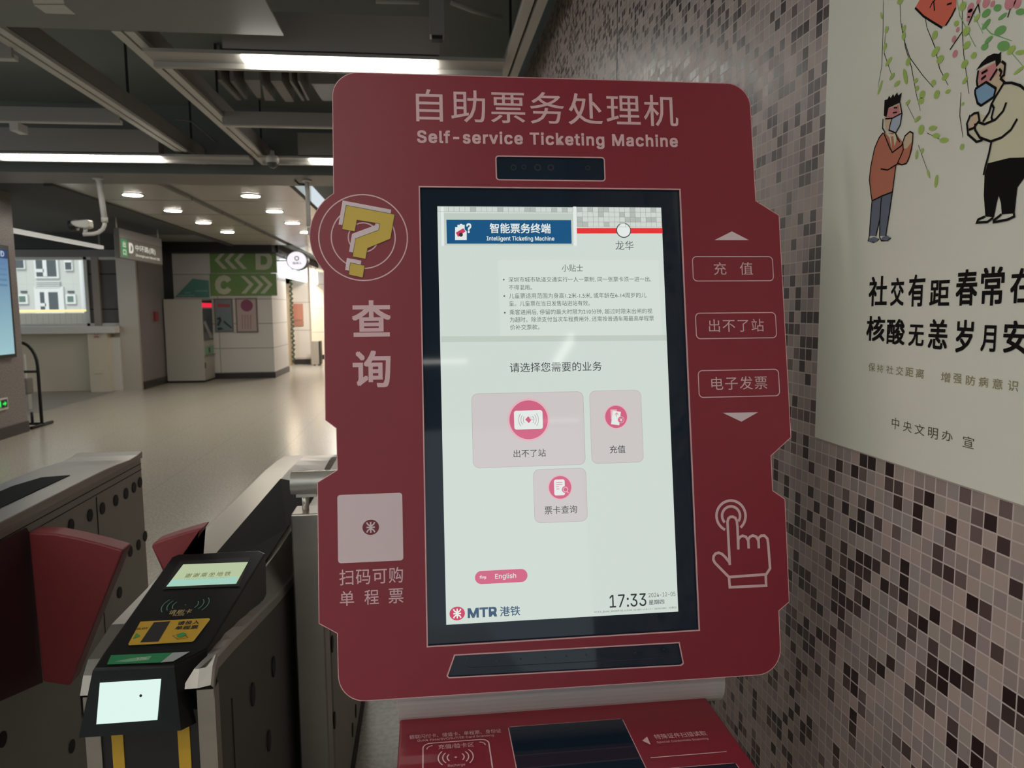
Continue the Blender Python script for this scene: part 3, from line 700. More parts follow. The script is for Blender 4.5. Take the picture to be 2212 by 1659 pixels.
b = MB(); b.box(DK.O.x + a_[0], DK.O.x + c_[0], 0.89, DK.O.y + c_[1], 0.855, 0.8612, GLASS_BLACK); w2 = b.build('reader_window', tm)
p = Print(DK, 0.0008); p.rline((a_[0], c_[1]), (c_[0], 0.89 - 1.1), 0.004, 0.0036, EDGE, uv=True); p.build('window_rim', w2)

# ================================================================== POSTER ON THE MOSAIC WALL
PW = Plane((0.772, 1.388, 1.288), (0, -1, 0), (0, 0, 1))
PAPER = mat('poster_paper', (0.82, 0.80, 0.685), 0.6, spec=0.25)
b = MB(); b.box(0.772, 0.777, 0.45, 1.388, 1.288, 2.62, PAPER)
po = b.build('wall_poster', label='large pale poster of two masked men painted in ink, on the mosaic wall', cat='poster')
g7 = crop(2.962, 1760, 0); g8 = crop(2.962, 1740, 540)
def ink(n, r, g, bl, k=2.7): return mat('poster_' + n, rgb(r, g, bl, k), 0.8, spec=0.15)
I_BLK = mat('poster_black', (0.010, 0.008, 0.008), 0.8, spec=0.1); I_COAT = ink('brick', 128, 78, 62); I_TRS = ink('slate', 70, 74, 84); I_SKIN = ink('skin', 140, 124, 104); I_ROSE = ink('rose', 138, 90, 90)
I_MASK = ink('mask_grey', 116, 124, 134); I_BLUE = ink('mask_blue', 88, 112, 132); I_WHITE = ink('white', 142, 138, 118); I_RED = ink('red', 148, 72, 58)
I_LEAF = ink('leaf', 110, 128, 66); I_LEAF2 = ink('leaf_dark', 78, 114, 66); I_PINK = ink('blossom', 140, 92, 96); I_GREY = ink('grey', 100, 94, 72); I_TXT = ink('small_text', 62, 58, 44)
def G(pts): return [g7(*q) for q in pts]
# left man
p = Print(PW, 0.0003, 0.0002)
p.px(G([(440, 850), (415, 880), (385, 950), (360, 1070), (352, 1150), (362, 1240), (370, 1285), (430, 1255), (500, 1228), (522, 1060), (560, 1055), (600, 1035), (625, 960), (625, 890), (600, 920), (565, 910), (540, 880), (520, 850)]), I_COAT)
p.px(G([(370, 1285), (500, 1228), (480, 1370), (455, 1510), (418, 1510), (420, 1400), (395, 1510), (352, 1510), (360, 1390)]), I_TRS)
p.px(G([(455, 690), (548, 660), (560, 730), (545, 800), (525, 850), (455, 840), (445, 760)]), I_SKIN)
p.px(G([(565, 905), (580, 870), (612, 842), (632, 852), (628, 900), (590, 950), (570, 950)]), I_SKIN); p.up()
p.px(G([(462, 700), (540, 670), (548, 735), (500, 755), (465, 750)]), I_ROSE); p.px(G([(497, 760), (560, 725), (550, 800), (520, 850), (478, 832), (488, 780)]), I_MASK)
p.px(G([(448, 845), (480, 880), (500, 970), (525, 900), (522, 850), (500, 860)]), I_WHITE); p.px(G([(490, 875), (505, 870), (515, 960), (498, 970)]), I_COAT); p.up()
p.px(G([(445, 740), (450, 640), (470, 635), (478, 612), (490, 628), (505, 600), (512, 620), (530, 590), (537, 612), (560, 592), (548, 655), (475, 690), (462, 750)]), I_BLK)
w = 0.0022
for s in ([(440, 850), (415, 880), (385, 950), (360, 1070), (352, 1150), (362, 1240), (370, 1285), (430, 1255), (500, 1228), (522, 1060)], [(445, 850), (480, 940), (500, 975), (560, 930), (580, 870), (612, 842), (632, 852), (628, 920), (610, 1000), (590, 1045), (560, 1055), (535, 1045)],
          [(425, 1080), (470, 1088), (530, 1050), (570, 960), (566, 905)], [(548, 655), (562, 725), (550, 800), (520, 852), (530, 880), (548, 910)], [(440, 760), (437, 820), (455, 850)], [(497, 760), (488, 790), (478, 832), (520, 850)], [(455, 760), (500, 757), (560, 725)],
          [(370, 1285), (360, 1390), (352, 1512), (345, 1540), (380, 1550), (415, 1530)], [(500, 1228), (480, 1370), (458, 1508)], [(430, 1260), (420, 1400), (395, 1510)], [(420, 1400), (418, 1515)], [(418, 1515), (430, 1540), (470, 1538), (488, 1525), (460, 1508)], [(510, 690), (532, 690)], [(505, 722), (530, 718)]):
    p.stroke(G(s), w, I_BLK, taper=False)
p.px(G([(347, 1545), (355, 1525), (385, 1515), (415, 1528), (395, 1548)]), I_TRS); p.px(G([(425, 1535), (440, 1515), (470, 1508), (488, 1522), (465, 1540)]), I_TRS)
p.build('printed_man', po)
# right man
p = Print(PW, 0.0003, 0.0002)
p.px(G([(1215, 530), (1265, 530), (1330, 560), (1420, 640), (1420, 1000), (1330, 1010), (1250, 1010), (1110, 1045), (1135, 905), (1045, 910), (990, 870), (980, 800), (1040, 720), (1150, 760), (1135, 660)]), I_WHITE)
p.px(G([(1050, 450), (1160, 390), (1205, 395), (1222, 440), (1215, 530), (1150, 640), (1040, 560)]), I_SKIN); p.px(G([(980, 820), (1005, 740), (1045, 722), (1058, 770), (1030, 815)]), I_SKIN); p.up()
p.px(G([(1050, 460), (1160, 400), (1170, 470), (1125, 515), (1050, 540)]), I_ROSE); p.px(G([(1030, 570), (1100, 525), (1160, 565), (1150, 620), (1068, 675), (1045, 660)]), I_BLUE); p.up()
p.px(G([(1035, 450), (1070, 400), (1110, 360), (1150, 342), (1180, 345), (1195, 330), (1195, 395), (1165, 430), (1158, 385), (1090, 415)]), I_BLK)
p.px(G([(1110, 1045), (1250, 1010), (1330, 1008), (1420, 1000), (1400, 1060), (1300, 1200), (1282, 1365), (1200, 1372), (1195, 1300), (1180, 1250), (1168, 1300), (1150, 1390), (1095, 1385), (1085, 1250), (1090, 1120)]), I_BLK)
w = 0.0034
for s in ([(1050, 450), (1040, 520), (1045, 555)], [(1200, 392), (1222, 410), (1215, 480), (1190, 500)], [(1190, 500), (1222, 530)], [(1030, 570), (1100, 525), (1162, 565), (1150, 620), (1068, 675), (1045, 660), (1030, 600), (1030, 570)], [(1125, 515), (1172, 440)], [(1215, 530), (1160, 620), (1135, 665), (1150, 690), (1135, 750), (1140, 770)],
          [(1215, 532), (1265, 530), (1320, 548), (1380, 600)], [(1230, 655), (1210, 710), (1160, 765), (1090, 795), (1045, 780)], [(1300, 760), (1260, 830), (1200, 880), (1130, 905), (1060, 880), (1030, 830), (1030, 790)], [(1000, 735), (978, 790), (985, 860), (1040, 908), (1080, 895)], [(1005, 740), (1025, 725), (1050, 722), (1058, 770), (1020, 820), (990, 830)],
          [(1135, 905), (1120, 980), (1098, 1060), (1085, 1120)], [(1135, 665), (1120, 720), (1080, 780)], [(1072, 470), (1110, 448)], [(1070, 508), (1100, 485)], [(1185, 440), (1200, 460), (1190, 490)], [(1095, 1385), (1050, 1405), (1042, 1425), (1110, 1420), (1148, 1392)], [(1200, 1372), (1150, 1410), (1150, 1422), (1240, 1405), (1282, 1385), (1280, 1365)]):
    p.stroke(G(s), w, I_BLK)
p.build('printed_man', po)
# willow twigs, lantern and blossom
p = Print(PW, 0.0003, 0.0002); random.seed(11)
for s in ([(440, -10), (438, 200), (430, 420), (405, 560)], [(455, 170), (445, 340), (500, 500)], [(545, -10), (550, 130), (570, 250), (610, 370), (690, 480), (760, 560)], [(560, 150), (580, 300), (620, 430), (650, 600), (678, 710)], [(685, -10), (720, 180), (770, 300), (800, 440), (855, 545)],
          [(945, -10), (945, 200), (955, 350), (988, 600)], [(910, -10), (930, 100), (1030, 300)], [(585, 655), (640, 765)], [(665, 930), (740, 1140)], [(937, 590), (930, 740), (950, 880)], [(1070, 150), (1130, 215), (1265, 262)], [(1230, 300), (1340, 430)], [(1020, 100), (1080, 215)], [(720, 850), (800, 890)]):
    p.stroke(G(s), 0.0014, I_LEAF2 if random.random() < .4 else I_BLK, taper=True)
p.up()
leaf = [(462, 190, 16, 22), (452, 300, 14, 25), (475, 395, 30, 18), (497, 490, 24, 16), (530, 535, 26, 16), (572, 230, 16, 26), (575, 180, 14, 20), (600, 395, 18, 26), (650, 515, 16, 14), (658, 565, 16, 16), (690, 605, 22, 24), (682, 645, 24, 20), (762, 530, 18, 18), (783, 605, 20, 26), (770, 225, 20, 26), (775, 330, 30, 24), (805, 380, 26, 24), (838, 490, 24, 20), (855, 585, 18, 12),
        (962, 410, 22, 24), (975, 290, 22, 22), (972, 200, 24, 26), (965, 515, 20, 14), (600, 655, 18, 12), (660, 762, 24, 14), (683, 830, 22, 32), (757, 820, 30, 16), (780, 868, 28, 16), (830, 897, 32, 16), (945, 940, 14, 18), (950, 665, 10, 10), (655, 990, 10, 30), (690, 965, 12, 16), (780, 1160, 12, 40), (730, 1110, 8, 30), (582, 490, 14, 60), (420, 560, 10, 50), (548, 10, 26, 18), (430, 100, 8, 30),
        (1100, 85, 26, 22), (1100, 155, 28, 18), (1190, 195, 34, 24), (1172, 50, 24, 18), (1205, 105, 26, 12), (1115, 255, 24, 14), (1090, 300, 22, 18), (1210, 295, 38, 26), (1020, 355, 18, 18), (1040, 115, 20, 16), (1260, 320, 24, 20), (1320, 75, 28, 16), (1320, 335, 30, 12), (910, 150, 18, 16), (950, 40, 22, 26), (1310, 450, 30, 10)]
for x, y, rx, ry in leaf:
    u, v = PW.uv(g7(x, y)); a = random.uniform(-.5, .5); rx, ry = rx * 0.00031, ry * 0.00024
    pts = [(rx * math.cos(t), ry * math.sin(t)) for t in (2 * math.pi * k / 14 for k in range(14))]
    p.puv([(u + x_ * math.cos(a) - y_ * math.sin(a), v + x_ * math.sin(a) + y_ * math.cos(a)) for x_, y_ in pts], I_LEAF2 if x > 1060 and y < 310 else I_LEAF)
p.build('printed_willow', po)
p = Print(PW, 0.0007, 0.0002); p.px(G([(645, 50), (690, -30), (910, -30), (905, 60), (860, 130), (830, 170), (780, 150), (700, 100)]), I_RED); p.up()
p.stroke(G([(645, 50), (700, 105), (780, 155), (818, 178)]), 0.0032, I_BLK); p.stroke(G([(840, 165), (880, 100), (905, 50)]), 0.0028, I_BLK); p.stroke(G([(770, 70), (765, 10), (790, -20)]), 0.0022, I_BLK); p.stroke(G([(740, 50), (762, 5)]), 0.002, I_BLK); p.stroke(G([(850, 30), (880, 20)]), 0.0026, I_BLK); p.build('printed_lantern', po)
p = Print(PW, 0.0007, 0.0002)
for x, y, r_ in ((995, 85, 20), (1000, 50, 22), (985, 120, 12), (1100, 15, 24), (1140, 25, 14), (1255, 10, 34), (1300, 20, 22), (893, 250, 16), (900, 345, 18), (917, 190, 12), (1050, 10, 14)):
    u, v = PW.uv(g7(x, y)); p.puv([(u + r_ * .00030 * math.cos(k * .45), v + r_ * .0003 * math.sin(k * .45)) for k in range(14)], I_PINK)
p.up()
for s in ([(985, 162), (1020, 80), (1050, 25)], [(868, 318), (945, 205)], [(1238, 112), (1255, 55)], [(1050, 25), (1060, 85)]): p.stroke(G(s), 0.0030, I_BLK, taper=True)
p.build('printed_blossom', po)
p = Print(PW, 0.0004, 0.0002)
for ch, x0, y0, x1, y1 in (('社', 410, 172, 520, 360), ('交', 550, 180, 628, 358), ('有', 665, 160, 760, 362), ('距', 800, 196, 920, 356), ('春', 970, 128, 1096, 356), ('常', 1130, 112, 1266, 356), ('在', 1320, 120, 1470, 340),
                           ('核', 395, 422, 506, 588), ('酸', 525, 440, 634, 610), ('无', 665, 476, 756, 620), ('恙', 792, 442, 906, 640), ('岁', 970, 446, 1070, 664), ('月', 1130, 480, 1216, 655), ('安', 1275, 450, 1420, 668)):
    p.tbox(ch, g8(x0, y0), g8(x1, y1), I_BLK, 0.020)
p.build('calligraphy', po)
p = Print(PW, 0.0004, 0.0002)
for ch, x0, y0, x1, y1 in (('保', 405, 720, 446, 780), ('持', 460, 731, 498, 787), ('社', 520, 737, 562, 795), ('交', 582, 742, 626, 805), ('距', 643, 750, 690, 812), ('离', 708, 757, 758, 825), (None, 0, 0, 0, 0), ('增', 870, 780, 926, 850), ('强', 950, 788, 1000, 858), ('防', 1030, 800, 1086, 870), ('病', 1112, 808, 1170, 882), ('意', 1200, 820, 1262, 895), ('识', 1300, 832, 1362, 908)):
    if ch is None: p.build('slogan_lettering', po); p = Print(PW, 0.0004, 0.0002); continue
    p.tbox(ch, g8(x0, y0), g8(x1, y1), I_GREY, 0.006)
p.build('slogan_lettering', po)
p = Print(PW, 0.0004, 0.0002)
for ch, x0, y0, x1, y1 in (('中', 555, 1068, 598, 1152), ('央', 628, 1090, 680, 1172), ('文', 702, 1108, 762, 1192), ('明', 788, 1130, 846, 1216), ('办', 876, 1150, 942, 1230), (None, 0, 0, 0, 0), ('宣', 1010, 1185, 1078, 1276)):
    if ch is None: p.build('publisher_lettering', po); p = Print(PW, 0.0004, 0.0002); continue
    p.tbox(ch, g8(x0, y0), g8(x1, y1), I_TXT, 0.0)
p.build('publisher_lettering', po)

# ================================================================== TICKET GATES
YELLOW = mat('yellow_tape', (0.60, 0.36, 0.03), 0.4)
GREEN_D = mat('green_sticker', (0.03, 0.23, 0.09), 0.3)
GREEN_L = mat('green_mark', (0.05, 0.28, 0.08), 0.4)
def vent(parent, side, y, z, ry=0.019, rz=0.021):
    b = MB(); pts = [(side, y + ry * math.cos(2 * math.pi * k / 18), z + rz * math.sin(2 * math.pi * k / 18)) for k in range(18)]
    b.prism(pts, (0.003, 0, 0), BLACK_MATT); b.build('vent_plug', parent)
# ---- the gate on the left of the lane
XL0, XL1 = -1.374, -1.126
lg = thing('ticket_gate', 'left-hand stainless ticket gate with a raised red flap and dark oval plugs', 'ticket gate', ((XL0 + XL1) / 2, 2.1, 0))
b = MB(); b.box(XL0 + 0.006, XL1 - 0.004, 1.25, 3.045, 0.0, 0.975, STEEL_DARK, 0.006)
for z in (0.952, 0.928): b.box(XL1 - 0.0045, XL1 - 0.0025, 1.25, 3.04, z - 0.0012, z + 0.0012, BLACK_MATT)
for y in (2.63,): b.box(XL1 - 0.0045, XL1 - 0.0025, y - 0.0015, y + 0.0015, 0.1, 0.92, BLACK_MATT)
b.build('cabinet', lg)
b = MB(); prof = [(1.25, 0.972), (1.25, 0.985), (1.28, 1.0), (2.66, 1.0), (2.80, 0.998), (2.92, 0.990), (3.0, 0.992), (3.05, 1.0), (3.05, 0.972)]
b.prism([(XL0, y, z) for y, z in prof], (XL1 - XL0, 0, 0), STEEL, bevel=0.003); b.build('top_cover', lg)
b = MB(); b.prism([(-1.315, 1.4, 1.0), (-1.315, 2.48, 1.0), (-1.285, 2.60, 1.0), (-1.205, 2.62, 1.0), (-1.208, 1.4, 1.0)], (0, 0, 0.002), INSET); b.build('glass_inset', lg)
for (x, y) in ((302, 1042), (289, 1053), (272, 1066), (250, 1081), (221, 1098), (194, 1113), (153, 1135), (313, 1158), (299, 1177), (281, 1191), (258, 1280), (155, 1612), (5, 1597)):
    q = fx(x, y, XL1 - 0.004); vent(lg, XL1 - 0.0045, q.y, q.z)
YF = 2.16
fl = [(61, 1150), (118, 1153), (170, 1163), (222, 1176), (266, 1189), (150, 1482), (92, 1473)]
b = MB(); b.prism([fy(x, y, YF) for x, y in fl], (0, 0.065, 0), FLAP_RED, bevel=0.005); b.build('flap', lg)
b = MB(); pk = [fx(x, y, XL1) for x, y in ((0, 1166), (58, 1140), (64, 1152), (93, 1474), (0, 1470))]
pk[0].y -= 0.25; pk[4].y = pk[0].y; b.prism([Vector((XL1 - 0.004, q.y, q.z)) for q in pk], (0.004, 0, 0), FLAP_DARK); b.build('flap_pocket', lg)
# ---- the gate on the right of the lane, with the card reader
GX0, GX1, GI0, GI1 = -0.560, -0.355, -0.480, -0.380
rg = thing('ticket_gate', 'near stainless ticket gate with a black card reader and two lit screens', 'ticket gate', (-0.457, 2.1, 0))
def lerp(tab, t):
    for (a, va), (c, vc) in zip(tab, tab[1:]):
        if t <= c: return va + (vc - va) * max(0, (t - a)) / (c - a)
    return tab[-1][1]
ZL = [(1.20, 0.940), (1.215, 0.966), (1.235, 0.984), (1.33, 1.002), (1.6, 1.003), (2.6, 1.0), (2.8, 0.992), (2.95, 0.980), (3.05, 0.962)]
ZR = [(1.20, 0.940), (1.215, 0.965), (1.235, 0.975), (1.32, 0.962), (1.5, 0.928), (1.71, 0.890), (1.9, 0.862), (2.2, 0.850), (2.6, 0.900), (2.9, 0.955), (3.05, 0.962)]
ys = [1.20, 1.215, 1.235, 1.28, 1.33, 1.42, 1.5, 1.6, 1.71, 1.8, 1.9, 2.05, 2.2, 2.4, 2.6, 2.7, 2.8, 2.88, 2.95, 3.0, 3.05]
b = MB(); i = b.mi(STEEL); rows = []
for y in ys:
    zl, zr = lerp(ZL, y), lerp(ZR, y)
    rows.append([b.bm.verts.new(q) for q in ((GX0, y, zl), (GI0, y, zl), (GI1, y, zl * 0.6 + zr * 0.4 if y > 1.25 else zl), (GX1 - 0.004, y, zr + 0.004), (GX1, y, zr), (GX1, y, zr - 0.02))])
for a, c in zip(rows, rows[1:]):
    for k in range(5):
        f = b.bm.faces.new([a[k], a[k + 1], c[k + 1], c[k]]); f.material_index = i
lo = [[b.bm.verts.new((x, y, z)) for x, y, z in ((GX0, yy, 0.90),)] for yy in ys]
for k in range(len(ys) - 1):
    f = b.bm.faces.new([rows[k][0], rows[k + 1][0], lo[k + 1][0], lo[k][0]]); f.material_index = i
b.build('top_cover', rg)
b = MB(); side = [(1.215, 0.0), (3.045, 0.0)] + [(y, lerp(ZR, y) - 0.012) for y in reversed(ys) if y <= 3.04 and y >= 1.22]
b.prism([(GX0 + 0.004, y, z) for y, z in side], (GX1 - GX0 - 0.007, 0, 0), mat('shaded_side_panel', (0.085, 0.08, 0.072), 0.4, 0.3))  # shade next to the ticket machine is put into this side's colour
for q in ((504, 1512),):
    yy = fx(*q, GX1).y; b.box(GX1 - 0.0035, GX1 - 0.0015, yy - 0.0015, yy + 0.0015, 0.1, 0.86, BLACK_MATT)
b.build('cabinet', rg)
b = MB(); b.prism([(GI0, y, lerp(ZL, y) + 0.001) for y in (1.5, 1.8, 2.1, 2.45)] + [(GI1 + 0.012, 2.45, 0.975), (GI1, 2.0, 0.965), (GI1, 1.5, 0.975)], (0, 0, 0.002), INSET)
b.build('glass_inset', rg)
for x, y in ((590, 1440), (545, 1500), (580, 1600)):
    q = fx(x, y, GX1 - 0.003); vent(rg, GX1 - 0.0035, q.y, q.z, 0.016, 0.024)
b = MB(); FYY = 1.208
def strip(b, xa, xb, m, Y, z1=0.93, y1=1.23): b.box(fy(xa, 1630, Y).x, fy(xb, 1630, Y).x, Y, y1, 0.0, z1, m)
strip(b, 220, 432, BLACK, FYY, 0.90); b.build('front_panel', rg)
for xa, xb in ((243, 268), (386, 412)):
    b = MB(); strip(b, xa, xb, YELLOW, FYY - 0.002, 0.90, FYY + 0.001); b.build('yellow_strip', rg)
for xa, xb in ((187, 220), (432, 470)):
    b = MB(); strip(b, xa, xb, STEEL, FYY - 0.004, 0.935); b.build('front_edge', rg)
YR = 1.62
b = MB(); fl = [fy(x, y, YR) for x, y in ((326, 1181), (331, 1173), (360, 1163), (400, 1150), (440, 1139))] + [Vector((GX0 + 0.002, YR, 1.0 - 0.02)), Vector((GX0 + 0.002, YR, 0.62)), fy(392, 1330, YR), fy(348, 1228, YR)]
b.prism(fl, (0, 0.05, 0), FLAP_RED, bevel=0.004); b.build('flap', rg)
# reader head
RN = Vector((0, -0.15, 1)).normalized(); RD = RN.dot(Vector((0, 1.55, 1.04)))
def rt(x, y): return hit((x, y), RN, RD)
top = [rt(*q) for q in ((371, 1203), (385, 1197), (560, 1189), (573, 1195), (447, 1401), (376, 1438), (201, 1445), (224, 1409))]
E_, F_ = top[5], top[6]
QB = fy(265, 1585, 1.168); QP = Plane(F_, Vector((1, 0, 0)), Vector((0, (F_.y + E_.y) / 2 - QB.y, (F_.z + E_.z) / 2 - QB.z)))
def qp(x, y): return hit((x, y), QP.n, QP.n.dot(QP.O))
bot = [Vector((-0.540, 1.60, 0.93)), Vector((-0.53, 1.62, 0.93)), Vector((-0.375, 1.66, 0.93)), Vector((-0.362, 1.64, 0.925)), fy(450, 1548, 1.24), qp(391, 1578), qp(170, 1594), Vector((-0.552, 1.26, 0.92))]
b2 = bmesh.new(); ta = [b2.verts.new(q) for q in top]; ba = [b2.verts.new(q) for q in bot]
b2.faces.new(ta); b2.faces.new(list(reversed(ba)))
for k in range(8): b2.faces.new([ta[(k + 1) % 8], ta[k], ba[k], ba[(k + 1) % 8]])
bmesh.ops.recalc_face_normals(b2, faces=b2.faces[:])
bmesh.ops.bevel(b2, geom=[e for e in b2.edges if e.verts[0] in ta and e.verts[1] in ta], offset=0.003, segments=2, affect='EDGES', profile=0.5)
b = MB(); READER = mat('reader_plastic', (0.008, 0.0083, 0.0085), 0.32, spec=0.25); b.merge(b2, READER); rd = b.build('card_reader', rg)
RP = Plane(top[7], (1, 0, 0), (0, 1, 0.15))
r1 = crop(6.144, 230, 1170)
LCD = mat('lcd_glow', (0, 0, 0), 0.1, emit=rgb(180, 196, 158), strength=1.0)
LCD2 = mat('lcd_cyan', (0, 0, 0), 0.1, emit=rgb(160, 205, 188), strength=1.0)
LTX = mat('lcd_text', (0, 0, 0), 0.1, emit=rgb(118, 122, 82)); LTX2 = mat('lcd_text_pale', (0, 0, 0), 0.1, emit=rgb(170, 168, 118))
p = Print(RP, 0.0010); p.px([r1(*q) for q in ((975, 262), (1905, 215), (1760, 600), (740, 640))], BLACK); p.up()
p.px([r1(*q) for q in ((1020, 310), (1880, 278), (1722, 566), (795, 606))], LCD); p.up()
p.px([r1(*q) for q in ((870, 515), (1745, 470), (1722, 566), (795, 606))], LCD2); p.up()
p.text('谢谢乘坐地铁', r1(1050, 458), r1(1650, 440), 58 / 6.144, LTX, 0.015, 1.35); p.text('Thank you for taking Metro', r1(1035, 505), r1(1625, 492), 30 / 6.144, LTX2); p.build('reader_display', rd)
p = Print(RP, 0.0010); WAVE = mat('wave_print', (0.10, 0.30, 0.19), 0.4); GOLD = mat('gold_print', (0.50, 0.38, 0.17), 0.4)
wc = RP.uv(r1(1050, 845)); p.puv([(wc[0] + .0015 * math.cos(k), wc[1] + .0015 * math.sin(k)) for k in range(6)], WAVE)
for r_ in (0.024, 0.034, 0.044):
    for s in (0, 180): p.arc(None, r_ * 0.92, 0.0015, s - 32, s + 32, WAVE, 12, uv=wc)
p.text('请刷卡', r1(835, 945), r1(1135, 930), 55 / 6.144, GOLD, 0.01, 1.15); p.text('SLIDE', r1(880, 982), r1(1035, 975), 26 / 6.144, GOLD, 0.01); p.build('tap_mark', rd)
p = Print(RP, 0.0010); p.px([r1(*q) for q in ((452, 1068), (1362, 1022), (1376, 1040), (1165, 1318), (1140, 1335), (300, 1384), (290, 1365))], YELLOW); p.up()
p.px([r1(*q) for q in ((632, 1078), (850, 1064), (690, 1336), (448, 1347))], BLACK_MATT); p.up()
for s, l, r in (('请投入', (950, 1092), (1238, 1078)), ('单程票', (918, 1152), (1215, 1146))): p.text(s, r1(*l), r1(*r), 50 / 6.144, BLACK_MATT, 0.025, 1.1)
p.text('SLOT', r1(402, 1168), r1(552, 1160), 24 / 6.144, BLACK_MATT, 0.02)
p.px([r1(*q) for q in ((400, 1225), (455, 1262), (350, 1305))], GREEN_L); p.stroke([r1(*q) for q in ((880, 1260), (1010, 1225), (1085, 1285), (950, 1310))], 0.0008, BLACK_MATT, True); p.up(); p.disc(r1(997, 1252), 0.0072, GREEN_L, 20); p.build('slot_plate', rd)
p = Print(RP, 0.0012); p.px([r1(*q) for q in ((60, 1515), (880, 1482), (720, 1612), (8, 1640))], GREEN_D); p.px([r1(*q) for q in ((880, 1482), (1110, 1468), (885, 1598), (720, 1612))], mat('sticker_pale', (0.40, 0.42, 0.41), 0.3)); p.up()
p.px([r1(*q) for q in ((110, 1600), (400, 1548), (600, 1530), (560, 1580), (250, 1610))], mat('sticker_mint', (0.22, 0.42, 0.27), 0.3)); p.text('Y7m', r1(400, 1566), r1(535, 1560), 36 / 6.144, mat('sticker_white', (0.6, 0.6, 0.5), 0.4), 0.02); p.build('green_sticker', rd)
p = Print(QP, 0.0035); SCANW = mat('scan_window_glow', (0, 0, 0), 0.1, emit=rgb(205, 228, 220), strength=1.15)
p.px([(218, 1473.5), (350, 1465), (342, 1553.5), (210.5, 1563)], SCANW); p.up(); p.disc((306.5, 1501), 0.0022, BLACK_MATT, 16); p.build('scan_window', rd)
# ---- short steel post with the tube rail, and the low side panel behind it
YP = 1.85
rl = thing('handrail', 'brushed tube handrail on a square steel post beside the ticket machine', 'handrail', (-0.315, YP + 0.04, 0))
x0, x1 = -0.342, fy(704, 1420, YP).x; zt = fy(650, 1111, YP).z
b = MB(); b.box(x0, x1, YP, YP + 0.085, 0, zt, STEEL, 0.004); b.build('post', rl)
zc = fy(622, 1044, YP + 0.045).z
b = MB(); b.tube([(x0 - 0.002, YP + 0.045, zc), (0.776, YP + 0.045, zc)], 0.0305, CHROME, 28); b.build('rail_tube', rl)
b = MB(); xs_ = fy(660, 1090, YP + 0.045).x; b.tube([(xs_, YP + 0.045, zt - 0.005), (xs_, YP + 0.045, zc - 0.026)], 0.0085, CHROME, 14); b.box(xs_ - 0.02, xs_ + 0.03, YP + 0.03, YP + 0.06, zc - 0.034, zc - 0.026, CHROME); b.build('stem', rl)
bp = thing('barrier_box', 'low steel barrier box with oval plugs, behind the square post', 'barrier', (-0.31, 2.55, 0))
XB = -0.272
b = MB(); b.box(-0.345, XB, 1.985, 3.05, 0.06, 0.99, STEEL_DARK, 0.004); b.build('casing', bp)
b = MB(); b.box(-0.347, XB + 0.004, 1.983, 3.052, 0.0, 0.06, BLACK_MATT); b.build('kick_plate', bp)
for x, y in ((717, 1391), (722, 1556), (768, 1536), (761, 1577)):
    q = fx(x, y, XB); vent(bp, XB - 0.0005, q.y, q.z, 0.018, 0.024)

# ================================================================== CEILING FITTINGS
def rail(cx_, y0, y1, label):
    t = thing('ceiling_rail', label, 'ceiling rail', (cx_, (y0 + y1) / 2, 3.1), 'rails under the open ceiling')
    for s in (-1, 1):
        b = MB(); b.box(cx_ + s * 0.034 - 0.026, cx_ + s * 0.034 + 0.026, y0, y1, 3.10, 3.125, RAIL); b.build('flange', t)
    b = MB(); b.box(cx_ - 0.05, cx_ + 0.05, y0, y1, 3.125, 3.135, BLACK_MATT); b.box(cx_ - 0.02, cx_ + 0.05, y0, y1, 3.135, 3.26, WARM_GREY); [b.box(cx_ - 0.008, cx_ + 0.008, yh, yh + 0.016, 3.26, 3.695, BLACK_MATT) for yh in (y0 + 0.3, (y0 + y1) / 2, y1 - 0.3)]; b.build('web', t); return t
rail(-2.33, 4.52, 8.38, 'twin-strip grey ceiling rail, leftmost of the three rails')
rail(-1.64, 4.52, 8.38, 'twin-strip grey ceiling rail that ends at the small dome camera')
rail(0.59, 1.6, 8.38, 'twin-strip grey ceiling rail running along the top of the mosaic wall')
TRAY = mat('lamp_tray', (0.42, 0.40, 0.36), 0.35, 0.2)
def lamp(Y, xa, xb, ta, tb, label, gear=True, group=None, dm=LAMP_M):
    t = thing('fluorescent_lamp', label, 'ceiling lamp', ((xa + xb) / 2, Y, 3.03), group)
    b = MB(); b.box(ta, tb, Y - 0.11, Y + 0.07, 3.055, 3.075, TRAY); b.box(ta, tb, Y + 0.07, Y + 0.11, 3.025, 3.085, TRAY); b.build('tray', t)
    b = MB(); b.box(xa, xb, Y - 0.10, Y + 0.06, 3.030, 3.055, dm, 0.010); b.build('diffuser', t)
    if gear:
        b = MB(); b.box(xa - 0.10, xb + 0.02, Y - 0.11, Y + 0.05, 3.085, 3.30, WARM_GREY); b.build('gear_tray', t)
    return t
lamp(4.80, -1.05, 0.10, -1.60, 0.52, 'long lit ceiling lamp directly above the ticket machine')
lamp(7.85, -4.05, -2.56, -5.6, -1.70, 'lit ceiling lamp at the left edge, above the security camera')
lamp(7.85, -1.12, 0.20, -1.60, 0.52, 'lit ceiling lamp behind the dome camera, half hidden by the ticket machine')
